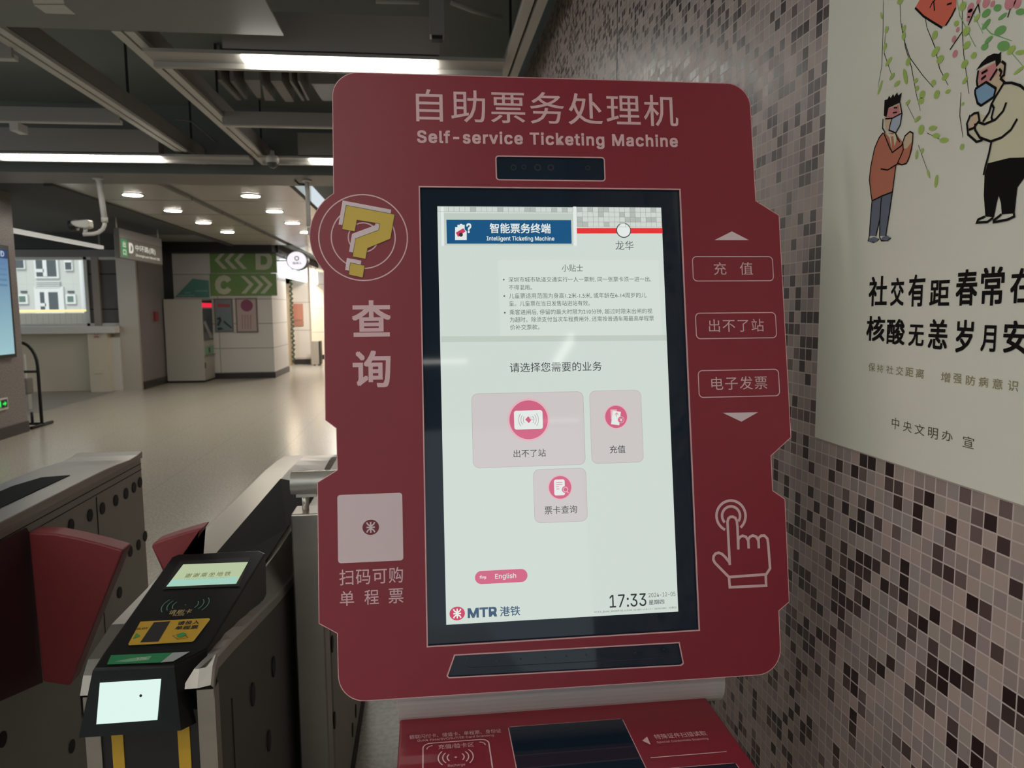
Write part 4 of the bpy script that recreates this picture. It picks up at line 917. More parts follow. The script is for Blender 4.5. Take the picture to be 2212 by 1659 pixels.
def bar(Y, xa, xb, label, box=None):
    t = thing('ceiling_crossbar', label, 'ceiling bar', ((xa + xb) / 2, Y, 3.05), 'crossbars under the open ceiling')
    b = MB(); b.box(xa, xb, Y, Y + 0.045, 3.04, 3.07, RAIL); b.build('flange', t)
    b = MB(); b.box(xa, xb, Y - 0.03, Y - 0.005, 3.045, 3.15, WARM_GREY); b.box((xa + xb) / 2 - 0.02, (xa + xb) / 2 + 0.02, Y - 0.03, Y - 0.005, 3.15, 3.69, WARM_GREY); b.build('web', t)
    if box:
        b = MB(); q0, q1 = fz(*box[0], 3.0), fz(*box[1], 3.0); b.box(q0.x, q1.x, Y, Y + 0.15, 2.975, 3.04, WHITE_METAL); b.build('junction_box', t)
bar(6.40, -4.2, -2.38, 'unlit grey crossbar with a small box, left of the leftmost rail', ((22, 275), (62, 285)))
bar(6.40, -1.59, 0.53, 'unlit grey crossbar between the dome camera rail and the ticket machine')
bar(4.86, -4.2, -2.38, 'unlit grey crossbar at the upper left edge of the view')
# lamps over the part of the hall behind the viewer (some seen as streaks in the display glass)
lamp(-4.42, -2.6, 0.40, -2.9, 0.62, 'lit ceiling lamp reflected as a pale band in the display glass', False, dm=LAMP_DIM)
lamp(-7.65, 1.52, 2.16, 1.4, 2.3, 'short lit ceiling lamp reflected across the card icon', False, dm=LAMP_DIM)
for Y, xa, xb, lb in ((-0.30, -1.30, -0.10, 'added unseen lamp straight over the viewer'), (-1.60, -1.5, -0.30, 'added unseen lamp behind the viewer, nearest the ticket gates'), (-2.95, -1.7, -0.40, 'added unseen lamp behind the viewer, two rows back'), (-0.30, -3.4, -2.0, 'added unseen lamp over the viewer, one bay to the left'), (-1.60, -3.8, -2.3, 'added unseen lamp behind the viewer, one bay to the left'), (1.70, -2.5, -1.5, 'added unseen lamp over the near ticket gate'),
                      (-2.95, -4.4, -2.8, 'added unseen lamp far behind the viewer on the left'), (0.30, -5.6, -4.0, 'added unseen lamp over the far left of the hall'), (3.25, -7.6, -6.0, 'added unseen lamp beyond the perforated soffit'),
                      (6.4, -8.2, -6.6, 'added unseen lamp over the far left corner, out past the pillar'), (1.7, -7.6, -6.0, 'added unseen lamp at the far left of the hall beside the wall')):
    lamp(Y, xa, xb, xa - 0.3, xb + 0.3, lb, False)  # unseen lamps added to brighten the near area and the hall
t = thing('fluorescent_lamp', 'lit ceiling lamp reflected as a slanting streak in the display glass', 'ceiling lamp', (1.30, -4.2, 3.03))
b = MB(); b.box(1.22, 1.37, -4.75, -3.65, 3.055, 3.075, TRAY); b.build('tray', t)
b = MB(); b.box(1.265, 1.335, -4.70, -3.68, 3.025, 3.055, LAMP_DIM); b.build('diffuser', t)
# perforated soffit, top left
def perf():
    m = mat('perforated_sheet', (0.125, 0.13, 0.12), 0.5); N, L, bb = nodes_of(m)
    g = N.new('ShaderNodeNewGeometry'); v = N.new('ShaderNodeTexVoronoi'); v.inputs['Scale'].default_value = 45; v.inputs['Randomness'].default_value = 0.0
    L.new(g.outputs['Position'], v.inputs['Vector']); r = N.new('ShaderNodeValToRGB'); r.color_ramp.elements[0].position = 0.28; r.color_ramp.elements[1].position = 0.34
    r.color_ramp.elements[0].color = (0.10, 0.11, 0.10, 1); r.color_ramp.elements[1].color = (0.22, 0.235, 0.21, 1)
    L.new(v.outputs['Distance'], r.inputs['Fac']); L.new(r.outputs['Color'], bb.inputs['Base Color']); return m
pf = thing('perforated_soffit', 'dark perforated metal ceiling panel at the top left with painted pale light patches', 'ceiling panel', (-2.8, 3.6, 3.1))
b = MB(); b.box(-4.6, -0.765, 2.4, 4.50, 3.10, 3.112, perf()); b.build('panel', pf)
b = MB(); b.box(-4.0, -1.2, 3.0, 3.04, 3.11, 3.69, WARM_GREY); b.build('hanger', pf)
for quad in (((60, -40), (128, -40), (139, 8), (72, 8)), ((73, 11), (139, 11), (163, 31), (99, 29))):
    b = MB(); pts = [fz(x, y, 3.098) for x, y in quad]; b.prism(pts, (0, 0, 0.004), WHITE_METAL); b.build('painted_light_patch', pf)  # white quads stand in for patches of light on the soffit
# slats over the lamp
gv = thing('ceiling_louvre', 'bank of slanted pale slats in the dark ceiling above the middle crossbar', 'ceiling louvre', (-1.1, 6.3, 3.4))
gz = crop(4.88, 340, 60); SLAT = mat('slat_grey', (0.30, 0.285, 0.26), 0.5)
for quad in (((625, 545), (670, 545), (885, 765), (840, 765)), ((765, 560), (805, 560), (950, 755), (920, 755)), ((915, 550), (1080, 550), (1092, 740), (1050, 740)), ((1100, 600), (1115, 610), (1240, 770), (1135, 770)),
             ((1190, 560), (1310, 560), (1440, 780), (1350, 780)), ((1390, 560), (1415, 560), (1555, 770), (1525, 770)), ((1478, 560), (1500, 560), (1605, 765), (1580, 765)), ((1620, 590), (1870, 590), (1900, 770), (1740, 770))):
    b = MB(); b.prism([fz(*gz(x, y), 3.42) for x, y in quad], (0, 0, 0.27), SLAT); b.build('slat', gv)
# ducts and conduits in the dark void
b = MB(); q = fy(944, 52, 4.3); b.box(q.x - 0.04, q.x + 0.04, 4.3, 4.38, q.z - 0.055, 3.69, mat('bracket_grey', (0.28, 0.26, 0.24), 0.5)); b.box(q.x - 0.03, q.x + 0.03, 4.31, 4.37, q.z - 0.075, q.z - 0.055, BLACK_MATT)
b.build('ceiling_bracket', label='short grey bracket hanging in the dark ceiling above the lit lamp', cat='bracket')
for pts, lb in ((((812, 3), (905, 5)), 'short pinkish conduit high in the dark ceiling'), (((975, 6), (1022, 24), (1083, 39)), 'pale bent conduit near the rail by the mosaic wall')):
    b = MB(); b.tube([fz(x, y, 3.5) for x, y in pts], 0.014, RAIL, 8); b.build('conduit', label=lb, cat='conduit')
b = MB(); b.tube([fz(x, y, 3.3) for x, y in ((378, 258), (400, 259), (415, 263), (430, 276), (450, 293), (469, 309))], 0.007, GREY_PAINT, 8); b.build('ceiling_cable', label='loose grey cable drooping between two ceiling rails', cat='cable')
# dome camera, bullet camera and poles
DOME = mat('dome_glass', (0.10, 0.095, 0.09), 0.12)
q = fy(589, 353, 7.66); dc = thing('dome_camera', 'small round dome camera at the end of a ceiling rail', 'camera', (q.x, 7.66, q.z))
b = MB(); b.lathe((q.x, 7.66, q.z + 0.02), (0, 0, 1), [(-0.015, 0.060), (0.03, 0.064), (0.05, 0.05), (0.06, 0.02), (3.105 - q.z - 0.02, 0.018)], RAIL); b.build('housing', dc)
b = MB(); b.lathe((q.x, 7.66, q.z + 0.01), (0, 0, -1), [(0.0, 0.055), (0.02, 0.052), (0.042, 0.038), (0.055, 0.018), (0.057, 0.0)], DOME); b.build('dome', dc)
YC = 8.7
def P8(x, y, d=0.0): return fy(x, y, YC + d)
cc_ = thing('security_camera', 'white bullet security camera on a hooked white ceiling pole', 'camera', P8(212, 380))
b = MB(); top_ = P8(211, 385); top_.z = 3.0
b.tube([top_, P8(214, 392), P8(221, 440), P8(226, 476)], 0.030, WHITE_METAL, 14); b.tube([P8(226, 478), P8(226, 486), P8(222, 495), P8(213, 502), P8(202, 505), P8(180, 506)], 0.022, WHITE_METAL, 14)
b.lathe(top_, (0, 0, -1), [(0, 0.055), (0.012, 0.055), (0.02, 0.035)], WHITE_METAL); b.lathe(P8(225.5, 470), (0, 0, -1), [(0, 0.034), (0.05, 0.034)], WHITE_METAL); b.build('pole', cc_)
b = MB(); a_ = P8(190, 485); c_ = P8(157, 489); dr = (c_ - a_).normalized()
b.prism([P8(190, 474), P8(192, 490), P8(184, 493), P8(156, 488), P8(151, 480), P8(152, 477)], (0, 0.13, 0), WHITE_METAL, bevel=0.012)
b.build('camera_body', cc_)
b = MB(); b.lathe(P8(162, 487, 0.06), dr, [(-0.02, 0.06), (0.05, 0.06), (0.055, 0.05)], BLACK); b.lathe(P8(162, 487, 0.06), dr, [(0.055, 0.035), (0.06, 0.03), (0.062, 0)], DOME); b.build('lens_hood', cc_)
b = MB(); b.tube([P8(184, 505, 0.06), P8(185, 493, 0.06)], 0.022, WHITE_METAL, 12); b.build('bracket', cc_)
c2_ = thing('camera_pole', 'plain white ceiling pole beside the left edge of the ticket machine', 'pole', P8(663, 388))
b = MB(); t0 = P8(662, 388); t0.z = 3.0; b.tube([t0, P8(664, 410), P8(667, 490)], 0.025, WHITE_METAL, 14); b.tube([P8(667, 492), P8(668, 504), P8(676, 512), P8(692, 514)], 0.022, WHITE_METAL, 12); b.lathe(t0, (0, 0, -1), [(0, 0.055), (0.012, 0.055), (0.02, 0.03)], WHITE_METAL); b.build('pole_tube', c2_)
b = MB(); b.tube([P8(635, 380), P8(638, 390), P8(645, 397), P8(660, 399)], 0.010, BLACK_MATT, 8); b.build('cable', c2_)
# downlights
n_ = 0
lbl = ['nearest', 'second', 'third', 'farthest']
for (x, side) in ((-3.58, 'left'), (-2.16, 'right')):
    for k in range(4):
        Y = 9.88 + 1.49 * k
        t = thing('downlight', f'round warm downlight in the white soffit, {lbl[k]} of the {side} row', 'downlight', (x, Y, 3.0), 'downlights in the white soffit')
        b = MB(); b.lathe((x, Y, 3.0), (0, 0, -1), [(0, 0.135), (0.008, 0.13), (0.010, 0.112)], WHITE_METAL); b.build('trim_ring', t)
        b = MB(); b.lathe((x, Y, 2.992), (0, 0, -1), [(0, 0.112), (0.003, 0.112), (0.004, 0.0)], DOWN_M); b.build('lamp_face', t)
# light strip low on the left
q0, q1 = fz(15, 500, 2.7), fz(182, 538, 2.7)
b = MB(); b.box(q0.x - 0.04, q0.x + 0.04, q0.y - 1.0, q1.y, 2.70, 2.76, mat('strip_glow', (0.6, 0.6, 0.58), 0.4, emit=(0.9, 0.88, 0.8), strength=0.42))
b.box(q0.x - 0.01, q0.x + 0.01, q0.y, q0.y + 0.03, 2.76, 3.055, GREY_PAINT); b.box(q0.x - 0.01, q0.x + 0.01, q1.y - 0.1, q1.y - 0.07, 2.76, 3.055, GREY_PAINT)
b.build('light_strip', label='long thin pale light strip in the dark ceiling above the window', cat='ceiling lamp')

# ================================================================== SIGNS, MACHINES, FAR THINGS
XS = -4.85
s_tl, s_br = fx(255.5, 493, XS), fx(353, 572, XS); s_tr = fx(347, 515, XS); s_bl = fx(261.5, 557, XS)
y0, y1 = (s_tl.y + s_bl.y) / 2, (s_tr.y + s_br.y) / 2; z1, z0 = (s_tl.z + s_tr.z) / 2, (s_bl.z + s_br.z) / 2
hs = thing('hanging_sign', 'grey hanging exit sign with a green square and letter D, on two rods', 'sign', (XS, (y0 + y1) / 2, z0))
b = MB(); b.box(XS - 0.08, XS, y0, y1, z0, z1, GREY_PAINT, 0.006); board = b.build('board', hs)
SIGN_GLOW = mat('lit_sign_white', (0.5, 0.5, 0.45), 0.4, emit=(0.85, 0.85, 0.72), strength=0.45)
for y in (y0 + 0.02, y1 - 0.05):
    b = MB(); b.tube([(XS - 0.04, y, z1 - 0.02), (XS - 0.04, y, 3.06)], 0.012, RAIL, 10); b.build('rod', hs)
XP = Plane((XS, y0, z0), (0, 1, 0), (0, 0, 1)); Hs, Ws = z1 - z0, y1 - y0
p = Print(XP, 0.001); p.puv([(0.0, Hs * .70), (Ws, Hs * .70), (Ws, Hs), (0, Hs)], mat('sign_grey_top', (0.26, 0.25, 0.24), 0.35)); p.puv([(0.05, .03), (.30, .03), (.30, Hs * .66), (.05, Hs * .66)], mat('sign_green_lit', (0.03, 0.2, 0.07), 0.4, emit=rgb(40, 120, 66), strength=0.6)); p.up()
p.textuv('出', .12, .24, Hs * .38, Hs * .58, SIGN_GLOW, .02); p.textuv('口', .12, .24, Hs * .12, Hs * .30, SIGN_GLOW, .02)
p.textuv('D', .36, .56, .10, Hs * .58, SIGN_GLOW, .03); p.textuv('中环路(南)', .64, Ws * .82, Hs * .30, Hs * .56, SIGN_GLOW, .01); p.textuv('Zhonghuan Road (S)', .64, Ws * .92, Hs * .12, Hs * .23, SIGN_GLOW, .01); p.build('sign_print', board)
# big green exit panels on the far wall
WP = Plane((-4.2, 17.6, 2.0), (1, 0, 0), (0, 0, 1)); gs = crop(7.9, 340, 500)
def wall_panel(name, tl, br, label, cat, m, d=0.02):
    a, c = WP.uv(tl), WP.uv(br); b = MB(); x_, z_ = WP.O.x, WP.O.z
    b.box(x_ + a[0], x_ + c[0], 17.6 - d, 17.6, z_ + c[1], z_ + a[1], m); return b.build(name, label=label, cat=cat)
pd = wall_panel('exit_sign_panel', (452.5, 536), (598.5, 589.5), 'green wall panel with letter D and three arrows to the left', 'sign', GREEN_SIGN)
W2 = Plane((-4.2, 17.58, 2.0), (1, 0, 0), (0, 0, 1))
p = Print(W2, 0.002)
for x in (975, 1145, 1312): p.px([gs(*q) for q in ((x, 490), (x + 130, 345), (x + 205, 345), (x + 75, 490), (x + 218, 640), (x + 143, 640))], SIGN_INK)
p.build('arrow_print', pd); p = Print(W2, 0.002); p.stroke([gs(*q) for q in ((1722, 612), (1715, 372), (1810, 372), (1870, 392), (1908, 440), (1920, 500), (1910, 555), (1880, 595), (1830, 612))], 0.112, SIGN_INK, True); p.build('letter_print', pd)
pc = wall_panel('exit_sign_panel', (453, 591.5), (599, 638.5), 'green wall panel with letter C and three arrows to the right', 'sign', GREEN_SIGN)
p = Print(W2, 0.002); p.stroke([gs(*q) for q in ((1225, 850), (1190, 805), (1140, 790), (1080, 808), (1040, 855), (1028, 910), (1042, 970), (1080, 1015), (1140, 1032), (1190, 1015), (1228, 970))], 0.118, SIGN_INK); p.build('letter_print', pc); p = Print(W2, 0.002)
for x in (1420, 1590, 1745): p.px([gs(*q) for q in ((x, 760), (x + 72, 760), (x + 222, 905), (x + 90, 1058), (x + 12, 1058), (x + 145, 908))], SIGN_INK)
p.build('arrow_print', pc)
TEAL = mat('teal_board', (0.10, 0.29, 0.24), 0.5)
b = MB(); b.prism([fy(x, y, 17.57) for x, y in ((379, 641), (416, 602), (450, 606), (452, 642))], (0, 0.028, 0), TEAL); tb = b.build('teal_board', label='sloping teal notice board above the vending machine', cat='board')
W3 = Plane((-4.2, 17.57, 2.0), (1, 0, 0), (0, 0, 1)); p = Print(W3, 0.002); TL_ = mat('teal_pale', (0.24, 0.42, 0.36), 0.5)
for q in ((422, 627, 449, 630), (384, 637, 420, 640), (398, 631, 412, 634)): p.px([(q[0], q[1]), (q[2], q[1]), (q[2], q[3]), (q[0], q[3])], TL_)
p.build('board_print', tb)
def framed(tl, br, label, m):
    a, c = WP.uv(tl), WP.uv(br); x_, z_ = WP.O.x, WP.O.z
    t = thing('framed_poster', label, 'poster', (x_ + (a[0] + c[0]) / 2, 17.58, z_ + c[1]))
    b = MB(); b.box(x_ + a[0], x_ + c[0], 17.565, 17.6, z_ + c[1], z_ + a[1], mat('bronze_frame', (0.17, 0.145, 0.12), 0.4)); b.build('frame', t)
    w_ = 0.03; b = MB(); b.box(x_ + a[0] + w_, x_ + c[0] - w_, 17.56, 17.568, z_ + c[1] + w_, z_ + a[1] - w_, m); return t, b.build('sheet', t)
W4 = Plane((-4.2, 17.56, 2.0), (1, 0, 0), (0, 0, 1))
t, sh = framed((462, 645), (505.5, 717), 'framed blue poster with a bridge picture on the white far wall', mat('poster_blue', (0.16, 0.23, 0.25), 0.4))
p = Print(W4, 0.002); p.px([(470, 656), (497, 657), (497, 664), (470, 663)], mat('poster_red_bar', (0.30, 0.07, 0.08), 0.4)); ga = crop(4.366, 330, 480)
DKP = mat('poster_ink_dark', (0.03, 0.03, 0.035), 0.5)
p.build('poster_heading', sh); p = Print(W4, 0.002); p.stroke([ga(*q) for q in ((608, 915), (630, 905), (638, 925), (615, 975))], 0.05, DKP); p.px([ga(*q) for q in ((672, 925), (755, 1000), (735, 1000), (668, 945))], DKP); p.px([ga(*q) for q in ((605, 1000), (640, 990), (672, 1010), (620, 1020))], DKP)
p.build('poster_print', sh)
t, sh = framed((508.5, 644), (558.5, 718), 'framed pale pink poster with a purple round emblem on the white far wall', mat('poster_pink', (0.46, 0.37, 0.35), 0.4))
p = Print(W4, 0.002); PUR = mat('poster_purple', (0.24, 0.06, 0.12), 0.5); PNK = mat('poster_text_pink', (0.36, 0.22, 0.22), 0.5)
p.disc((533, 660), 0.135, PUR); p.build('round_emblem', sh); p = Print(W4, 0.002)
for k in range(4): p.px([(522 + k * 6, 680), (524.5 + k * 6, 680), (525 + k * 6, 711), (522.5 + k * 6, 711)], PNK)
p.build('poster_print', sh)
# vending machine
YV = 16.75
vx0, vx1 = fy(357, 740, YV).x, fy(439.5, 740, YV).x; vz = fy(400, 646, YV).z; vy1 = YV + 0.78
vm = thing('vending_machine', 'tall grey vending machine with a red display strip, seen from its side', 'vending machine', ((vx0 + vx1) / 2, YV + 0.4, 0))
VG = mat('vending_grey', (0.40, 0.385, 0.34), 0.45)
b = MB(); b.box(vx0, vx1, YV, vy1, 0.04, vz, VG, 0.015); b.box(vx0 + 0.03, vx1 - 0.03, YV + 0.03, vy1 - 0.02, 0, 0.05, BLACK_MATT); b.build('cabinet', vm)
XV = vx1 + 0.001
def vface(y0f, y1f, za, zb, m, name, d=0.006, lab=None):
    b = MB(); b.box(XV, XV + d, YV + 0.78 * y0f, YV + 0.78 * y1f, za, zb, m); return b.build(name, vm, label=lab)
vface(0.03, 0.95, vz * .955, vz * .985, BLACK, 'header_bar')
vface(0.03, 0.95, vz * .90, vz * .953, mat('red_led', (0.1, 0, 0), 0.4, emit=(0.9, 0.02, 0.06), strength=0.9), 'display_strip', lab='glowing red display strip')
g_ = vface(0.05, 0.96, vz * .50, vz * .885, mat('vending_picture', (0.07, 0.075, 0.08), 0.25), 'picture_panel')
b = MB()
b.prism([(XV + 0.006, YV + 0.78 * u, vz * v) for u, v in ((.06, .72), (.25, .74), (.90, .53), (.65, .52))], (0.002, 0, 0), mat('picture_pale', (0.30, 0.31, 0.29), 0.4)); b.build('picture_stripe', g_)
g_ = vface(0.10, 0.95, vz * .335, vz * .43, mat('vending_green', (0.16, 0.36, 0.20), 0.4), 'green_label')
vface(0.42, 0.58, vz * .35, vz * .41, BLACK, 'slot', 0.010)
vface(0.0, 1.0, vz * .315, vz * .325, GREY_PAINT, 'tray_lip', 0.03)
vface(0.03, 0.07, vz * .17, vz * .24, BLACK, 'door_handle', 0.015)
# platform screen on the granite pillar
XT = PX + 0.06
ya, yb = 8.85, fx(37, 770, XT).y; za, zb = fx(36, 772, XT).z, fx(14, 531, XT).z
tv = thing('display_screen', 'wall-mounted blue passenger display on the granite pillar at the left edge', 'screen', (PX, (ya + yb) / 2, za))
b = MB(); b.box(PX + 0.002, XT, ya, yb, za, zb, BLACK, 0.008); cas = b.build('casing', tv)
TVP = Plane((XT, ya, za), (0, 1, 0), (0, 0, 1)); wt, ht = yb - ya, zb - za
def tvmat():
    m = mat('tv_blue', (0, 0, 0), 0.15, emit=(0.3, 0.5, 0.6), strength=0.85); N, L, bb = nodes_of(m); g = N.new('ShaderNodeNewGeometry'); s = N.new('ShaderNodeSeparateXYZ'); L.new(g.outputs['Position'], s.inputs[0])
    mr = N.new('ShaderNodeMapRange'); mr.inputs['From Min'].default_value = za; mr.inputs['From Max'].default_value = zb; L.new(s.outputs['Z'], mr.inputs['Value'])
    r = N.new('ShaderNodeValToRGB'); r.color_ramp.elements[0].color = (*rgb(165, 208, 214), 1); r.color_ramp.elements[1].color = (*rgb(80, 120, 168), 1); L.new(mr.outputs['Result'], r.inputs['Fac']); L.new(r.outputs['Color'], bb.inputs['Emission Color']); return m
TVN = mat('tv_navy', (0, 0, 0), 0.15, emit=rgb(38, 60, 100)); TVT = mat('tv_text', (0, 0, 0), 0.15, emit=rgb(88, 126, 160)); TVW = mat('tv_white', (0, 0, 0), 0.15, emit=rgb(170, 190, 210))
p = Print(TVP, 0.001); p.puv([(.05, .05), (wt - .05, .05), (wt - .05, ht - .05), (.05, ht - .05)], tvmat()); p.up()
p.puv([(.05, ht - .16), (wt - .05, ht - .16), (wt - .05, ht - .05), (.05, ht - .05)], TVN); p.up(); p.textuv('D', wt - .20, wt - .12, ht - .14, ht - .07, TVW, .02)
for k in range(5): p.puv([(wt - .42, ht - .24 - .065 * k), (wt - .1, ht - .24 - .065 * k), (wt - .1, ht - .215 - .065 * k), (wt - .42, ht - .215 - .065 * k)], TVT)
p.build('screen_picture', tv)
# green exit light on the pillar
XE = PX + 0.03; ye = fx(18, 872, XE).y; ze0, ze1 = fx(17, 884, XE).z, fx(17, 858, XE).z
ex = thing('exit_light', 'small green-lit running figure exit light low on the granite pillar', 'exit light', (PX, ye - 0.18, ze0))
b = MB(); b.box(PX + 0.002, XE, ye - 0.36, ye, ze0, ze1, WHITE_METAL, 0.005); b.build('frame', ex)
XPp = Plane((XE, ye - 0.36, ze0), (0, 1, 0), (0, 0, 1)); p = Print(XPp, 0.001); he = ze1 - ze0; p.puv([(.02, .03), (.34, .03), (.34, he - .02), (.02, he - .02)], BLACK); p.up()
GRG = mat('exit_green', (0, 0.1, 0.02), 0.4, emit=(0.02, 0.85, 0.12), strength=0.9)
p.puv([(.24, he * .45), (.24, he * .6), (.28, he * .6), (.28, he * .75), (.325, he * .52), (.28, he * .3), (.28, he * .45)], GRG); p.puv([(.03, .04), (.20, .04), (.20, he - .03), (.03, he - .03)], GRG); p.up()
p.puv([(.08, .05), (.11, .05), (.13, he * .4), (.16, he * .2), (.18, he * .25), (.15, he * .55), (.12, he * .7), (.08, he * .5)], BLACK); p.build('exit_symbol', ex)
# arched black barrier stand
YB = 10.7
def B_(x, y, d=0): return fy(x, y, YB + d)
bs = thing('barrier_stand', 'black arched tube barrier standing beside the granite pillar', 'barrier', B_(65, 925))
foot = B_(91, 921); foot.z = 0.02
xc0, xc1 = B_(10, 760).x, foot.x; zt_ = B_(42, 740).z
arch = [Vector((xc0, YB, 0.02)), Vector((xc0, YB, zt_ - 0.33))] + [Vector(((xc0 + xc1) / 2 - (xc1 - xc0) / 2 * math.cos(math.radians(a)), YB, zt_ - 0.33 + 0.33 * math.sin(math.radians(a)))) for a in range(15, 180, 15)] + [Vector((xc1, YB, zt_ - 0.33)), foot]
b = MB(); b.tube(arch, 0.021, BLACK_MATT, 12); b.build('arch', bs)
b = MB(); z = B_(60, 803).z; b.tube([(xc0, YB, z), (xc1, YB, z)], 0.018, BLACK_MATT, 10); b.build('crossbar', bs)
b = MB(); b.tube([(xc1, YB - 0.28, 0.022), (xc1, YB + 0.28, 0.022)], 0.022, BLACK_MATT, 10); b.tube([(xc0, YB, 0.04), (xc1, YB, 0.04)], 0.018, BLACK_MATT, 10); b.tube([(xc1 - 0.12, YB, 0.04), (xc1 - 0.12, YB, 0.20)], 0.018, BLACK_MATT, 10); b.build('foot', bs)
b = MB(); q0, q1 = fy(43, 818, 12.5), fy(60, 852, 12.5); b.box(q0.x, q1.x, 12.5, 12.7, q1.z, q0.z, GREY_PAINT, 0.02); b.box(q0.x + .02, q1.x - .02, 12.55, 12.65, 0, q1.z, mat('stand_pale', (0.45, 0.44, 0.41), 0.5)); b.box(q0.x + .03, q0.x + .05, 12.58, 12.62, q0.z, q0.z + 0.38, RAIL)
b.build('box_stand', label='small grey box on a pale stand, behind the black arched barrier', cat='stand')
# notices and socket on the low wall
b = MB(); q0, q1 = fy(201, 713, 15.2), fy(215, 730, 15.2); b.box(q0.x, q1.x, 15.2, 15.22, q1.z, q0.z, mat('notice_white', (0.6, 0.54, 0.48), 0.5)); nt = b.build('wall_notice', label='tiny white notice with red print on the cream wall pier', cat='notice')
NP = Plane((q0.x, 15.2, q0.z), (1, 0, 0), (0, 0, 1)); p = Print(NP, 0.002); RN_ = mat('notice_red', (0.40, 0.10, 0.08), 0.5); p.ring((208, 719.5), 0.04, 0.014, RN_, 20); p.px([(203, 726), (214, 726), (214, 729), (203, 729)], RN_); p.build('notice_print', nt)
b = MB(); q0, q1 = fy(203, 797, 15.2), fy(223, 807, 15.2); b.box(q0.x, q1.x, 15.205, 15.22, q1.z, q0.z, CREAM, 0.004); b.build('wall_socket', label='cream double socket low on the wall pier under the window', cat='socket')
b = MB(); q0, q1 = fx(331, 673, -5.6), fx(339, 694, -5.6); b.box(-5.6, -5.56, q0.y, q1.y, q1.z, q0.z, mat('alarm_red', (0.25, 0.03, 0.035), 0.4)); b.build('fire_alarm', label='small dark red fire alarm point on the granite pier', cat='alarm')
# round lit shop sign, sign boxes, bin, posters, garland, lamp
GLOW = mat('shop_sign_glow', (0.8, 0.8, 0.8), 0.4, emit=(0.90, 0.97, 1.0), strength=1.5); GLOW2 = mat('round_sign_glow', (0.8, 0.8, 0.8), 0.4, emit=(0.90, 0.87, 0.95), strength=0.95)
q = fy(641, 563, 18.2); rx, rz = (fy(664, 563, 18.2).x - q.x), (q.z - fy(641, 584, 18.2).z)
rs = thing('round_shop_sign', 'round white lit shop sign on an arm beside the green panels', 'shop sign', (q.x, 18.2, q.z))
b = MB(); b.prism([(q.x + rx * math.cos(2 * math.pi * k / 36), 18.2, q.z + rz * math.sin(2 * math.pi * k / 36)) for k in range(36)], (0.03, 0.14, 0), GREY_PAINT); b.build('drum', rs)
SGN = Plane((q.x, 18.2, q.z), (1, 0, 0), (0, 0, 1)); p = Print(SGN, 0.003); p.puv([(rx * .92 * math.cos(2 * math.pi * k / 36), rz * .92 * math.sin(2 * math.pi * k / 36)) for k in range(36)], GLOW2); p.up()
INK2 = mat('shop_ink', (0.1, 0.1, 0.13), 0.5); p.ring((641, 558), 0.045, 0.02, INK2, 20); p.text('桂林人', (632, 568), (652, 568.5), 6, INK2, 0.01); p.build('sign_face', rs)
b = MB(); b.tube([(-3.48, 18.25, q.z), (q.x - rx * .9, 18.25, q.z)], 0.015, BLACK_MATT, 8); b.build('arm', rs)
XG = -3.32
for (tl, br, lb, ya_) in (((616, 556), (667.5, 609), 'lit white shop sign box under the round sign', 0), ((673, 571), (712, 619), 'lit white shop sign box against the ticket machine edge', 0)):
    q0, q1 = fx(tl[0], 600, XG), fx(br[0], 600, XG); zb_, zt_ = 2.35, 2.78
    b = MB(); b.box(XG - 0.12, XG, q0.y, min(q1.y, 27), zb_, zt_, GLOW, 0.02); b.box(XG - 0.08, XG - 0.04, q0.y + 0.3, q0.y + 0.36, zt_ - 0.01, 2.86, GREY_PAINT); b.box(XG - 0.08, XG - 0.04, q0.y + 1.3, q0.y + 1.36, zt_ - 0.01, 2.86, GREY_PAINT); sgn = b.build('shop_sign_box', label=lb, cat='shop sign')
    GP = Plane((XG, q0.y, zb_), (0, 1, 0), (0, 0, 1)); p = Print(GP, 0.003); L_ = q1.y - q0.y; BL = mat('shop_sign_blue', (0.05, 0.06, 0.08), 0.4, emit=(0.55, 0.75, 0.95), strength=1.0)
    p.puv([(L_ * .22, .12), (L_ * .28, .12), (L_ * .28, .34), (L_ * .22, .34)], BL); p.textuv('工商', L_ * .42, L_ * .62, .16, .30, BL, .01) if False else p.puv([(L_ * .42, .18), (L_ * .60, .18), (L_ * .60, .27), (L_ * .42, .27)], BL); p.build('sign_print', sgn)
b = MB(); q0, q1 = fy(633, 656, 21.86), fy(655.5, 704, 21.86); mid = fy(640, 690, 21.86).z
b.box(q0.x, q1.x, 21.87, 21.898, fy(640, 691, 21.86).z, q0.z, mat('menu_red', (0.52, 0.22, 0.15), 0.5)); b.box(q0.x, q1.x, 21.87, 21.898, q1.z, fy(640, 693, 21.86).z, mat('menu_red_dark', (0.45, 0.20, 0.14), 0.5))
b.build('menu_poster', label='pair of faded red menu sheets on the warm shop pillar', cat='poster')
b = MB(); random.seed(3); xg = fy(631.5, 700, 21.66).x
b.tube([(xg + 0.03 * math.sin(k * 1.9), 21.66, 2.45 - k * 0.04) for k in range(61)], [0.030 + 0.012 * math.sin(k * 2.3) for k in range(61)], mat('garland_leaf', (0.05, 0.07, 0.035), 0.7), 8); b.build('garland', label='thin dark leafy garland hanging down the shop door frame', cat='garland')
YN = 21.3; q0, q1 = fy(671.5, 740, YN), fy(692, 740, YN); zt_ = fy(680, 737, YN).z
bn = thing('litter_bin', 'pale steel litter bin standing next to the shop pillar', 'bin', ((q0.x + q1.x) / 2, YN, 0))
b = MB(); b.box(q0.x, q1.x, YN, YN + 0.30, 0.03, zt_, mat('bin_steel', (0.50, 0.45, 0.38), 0.35, 0.5), 0.01); b.build('body', bn)
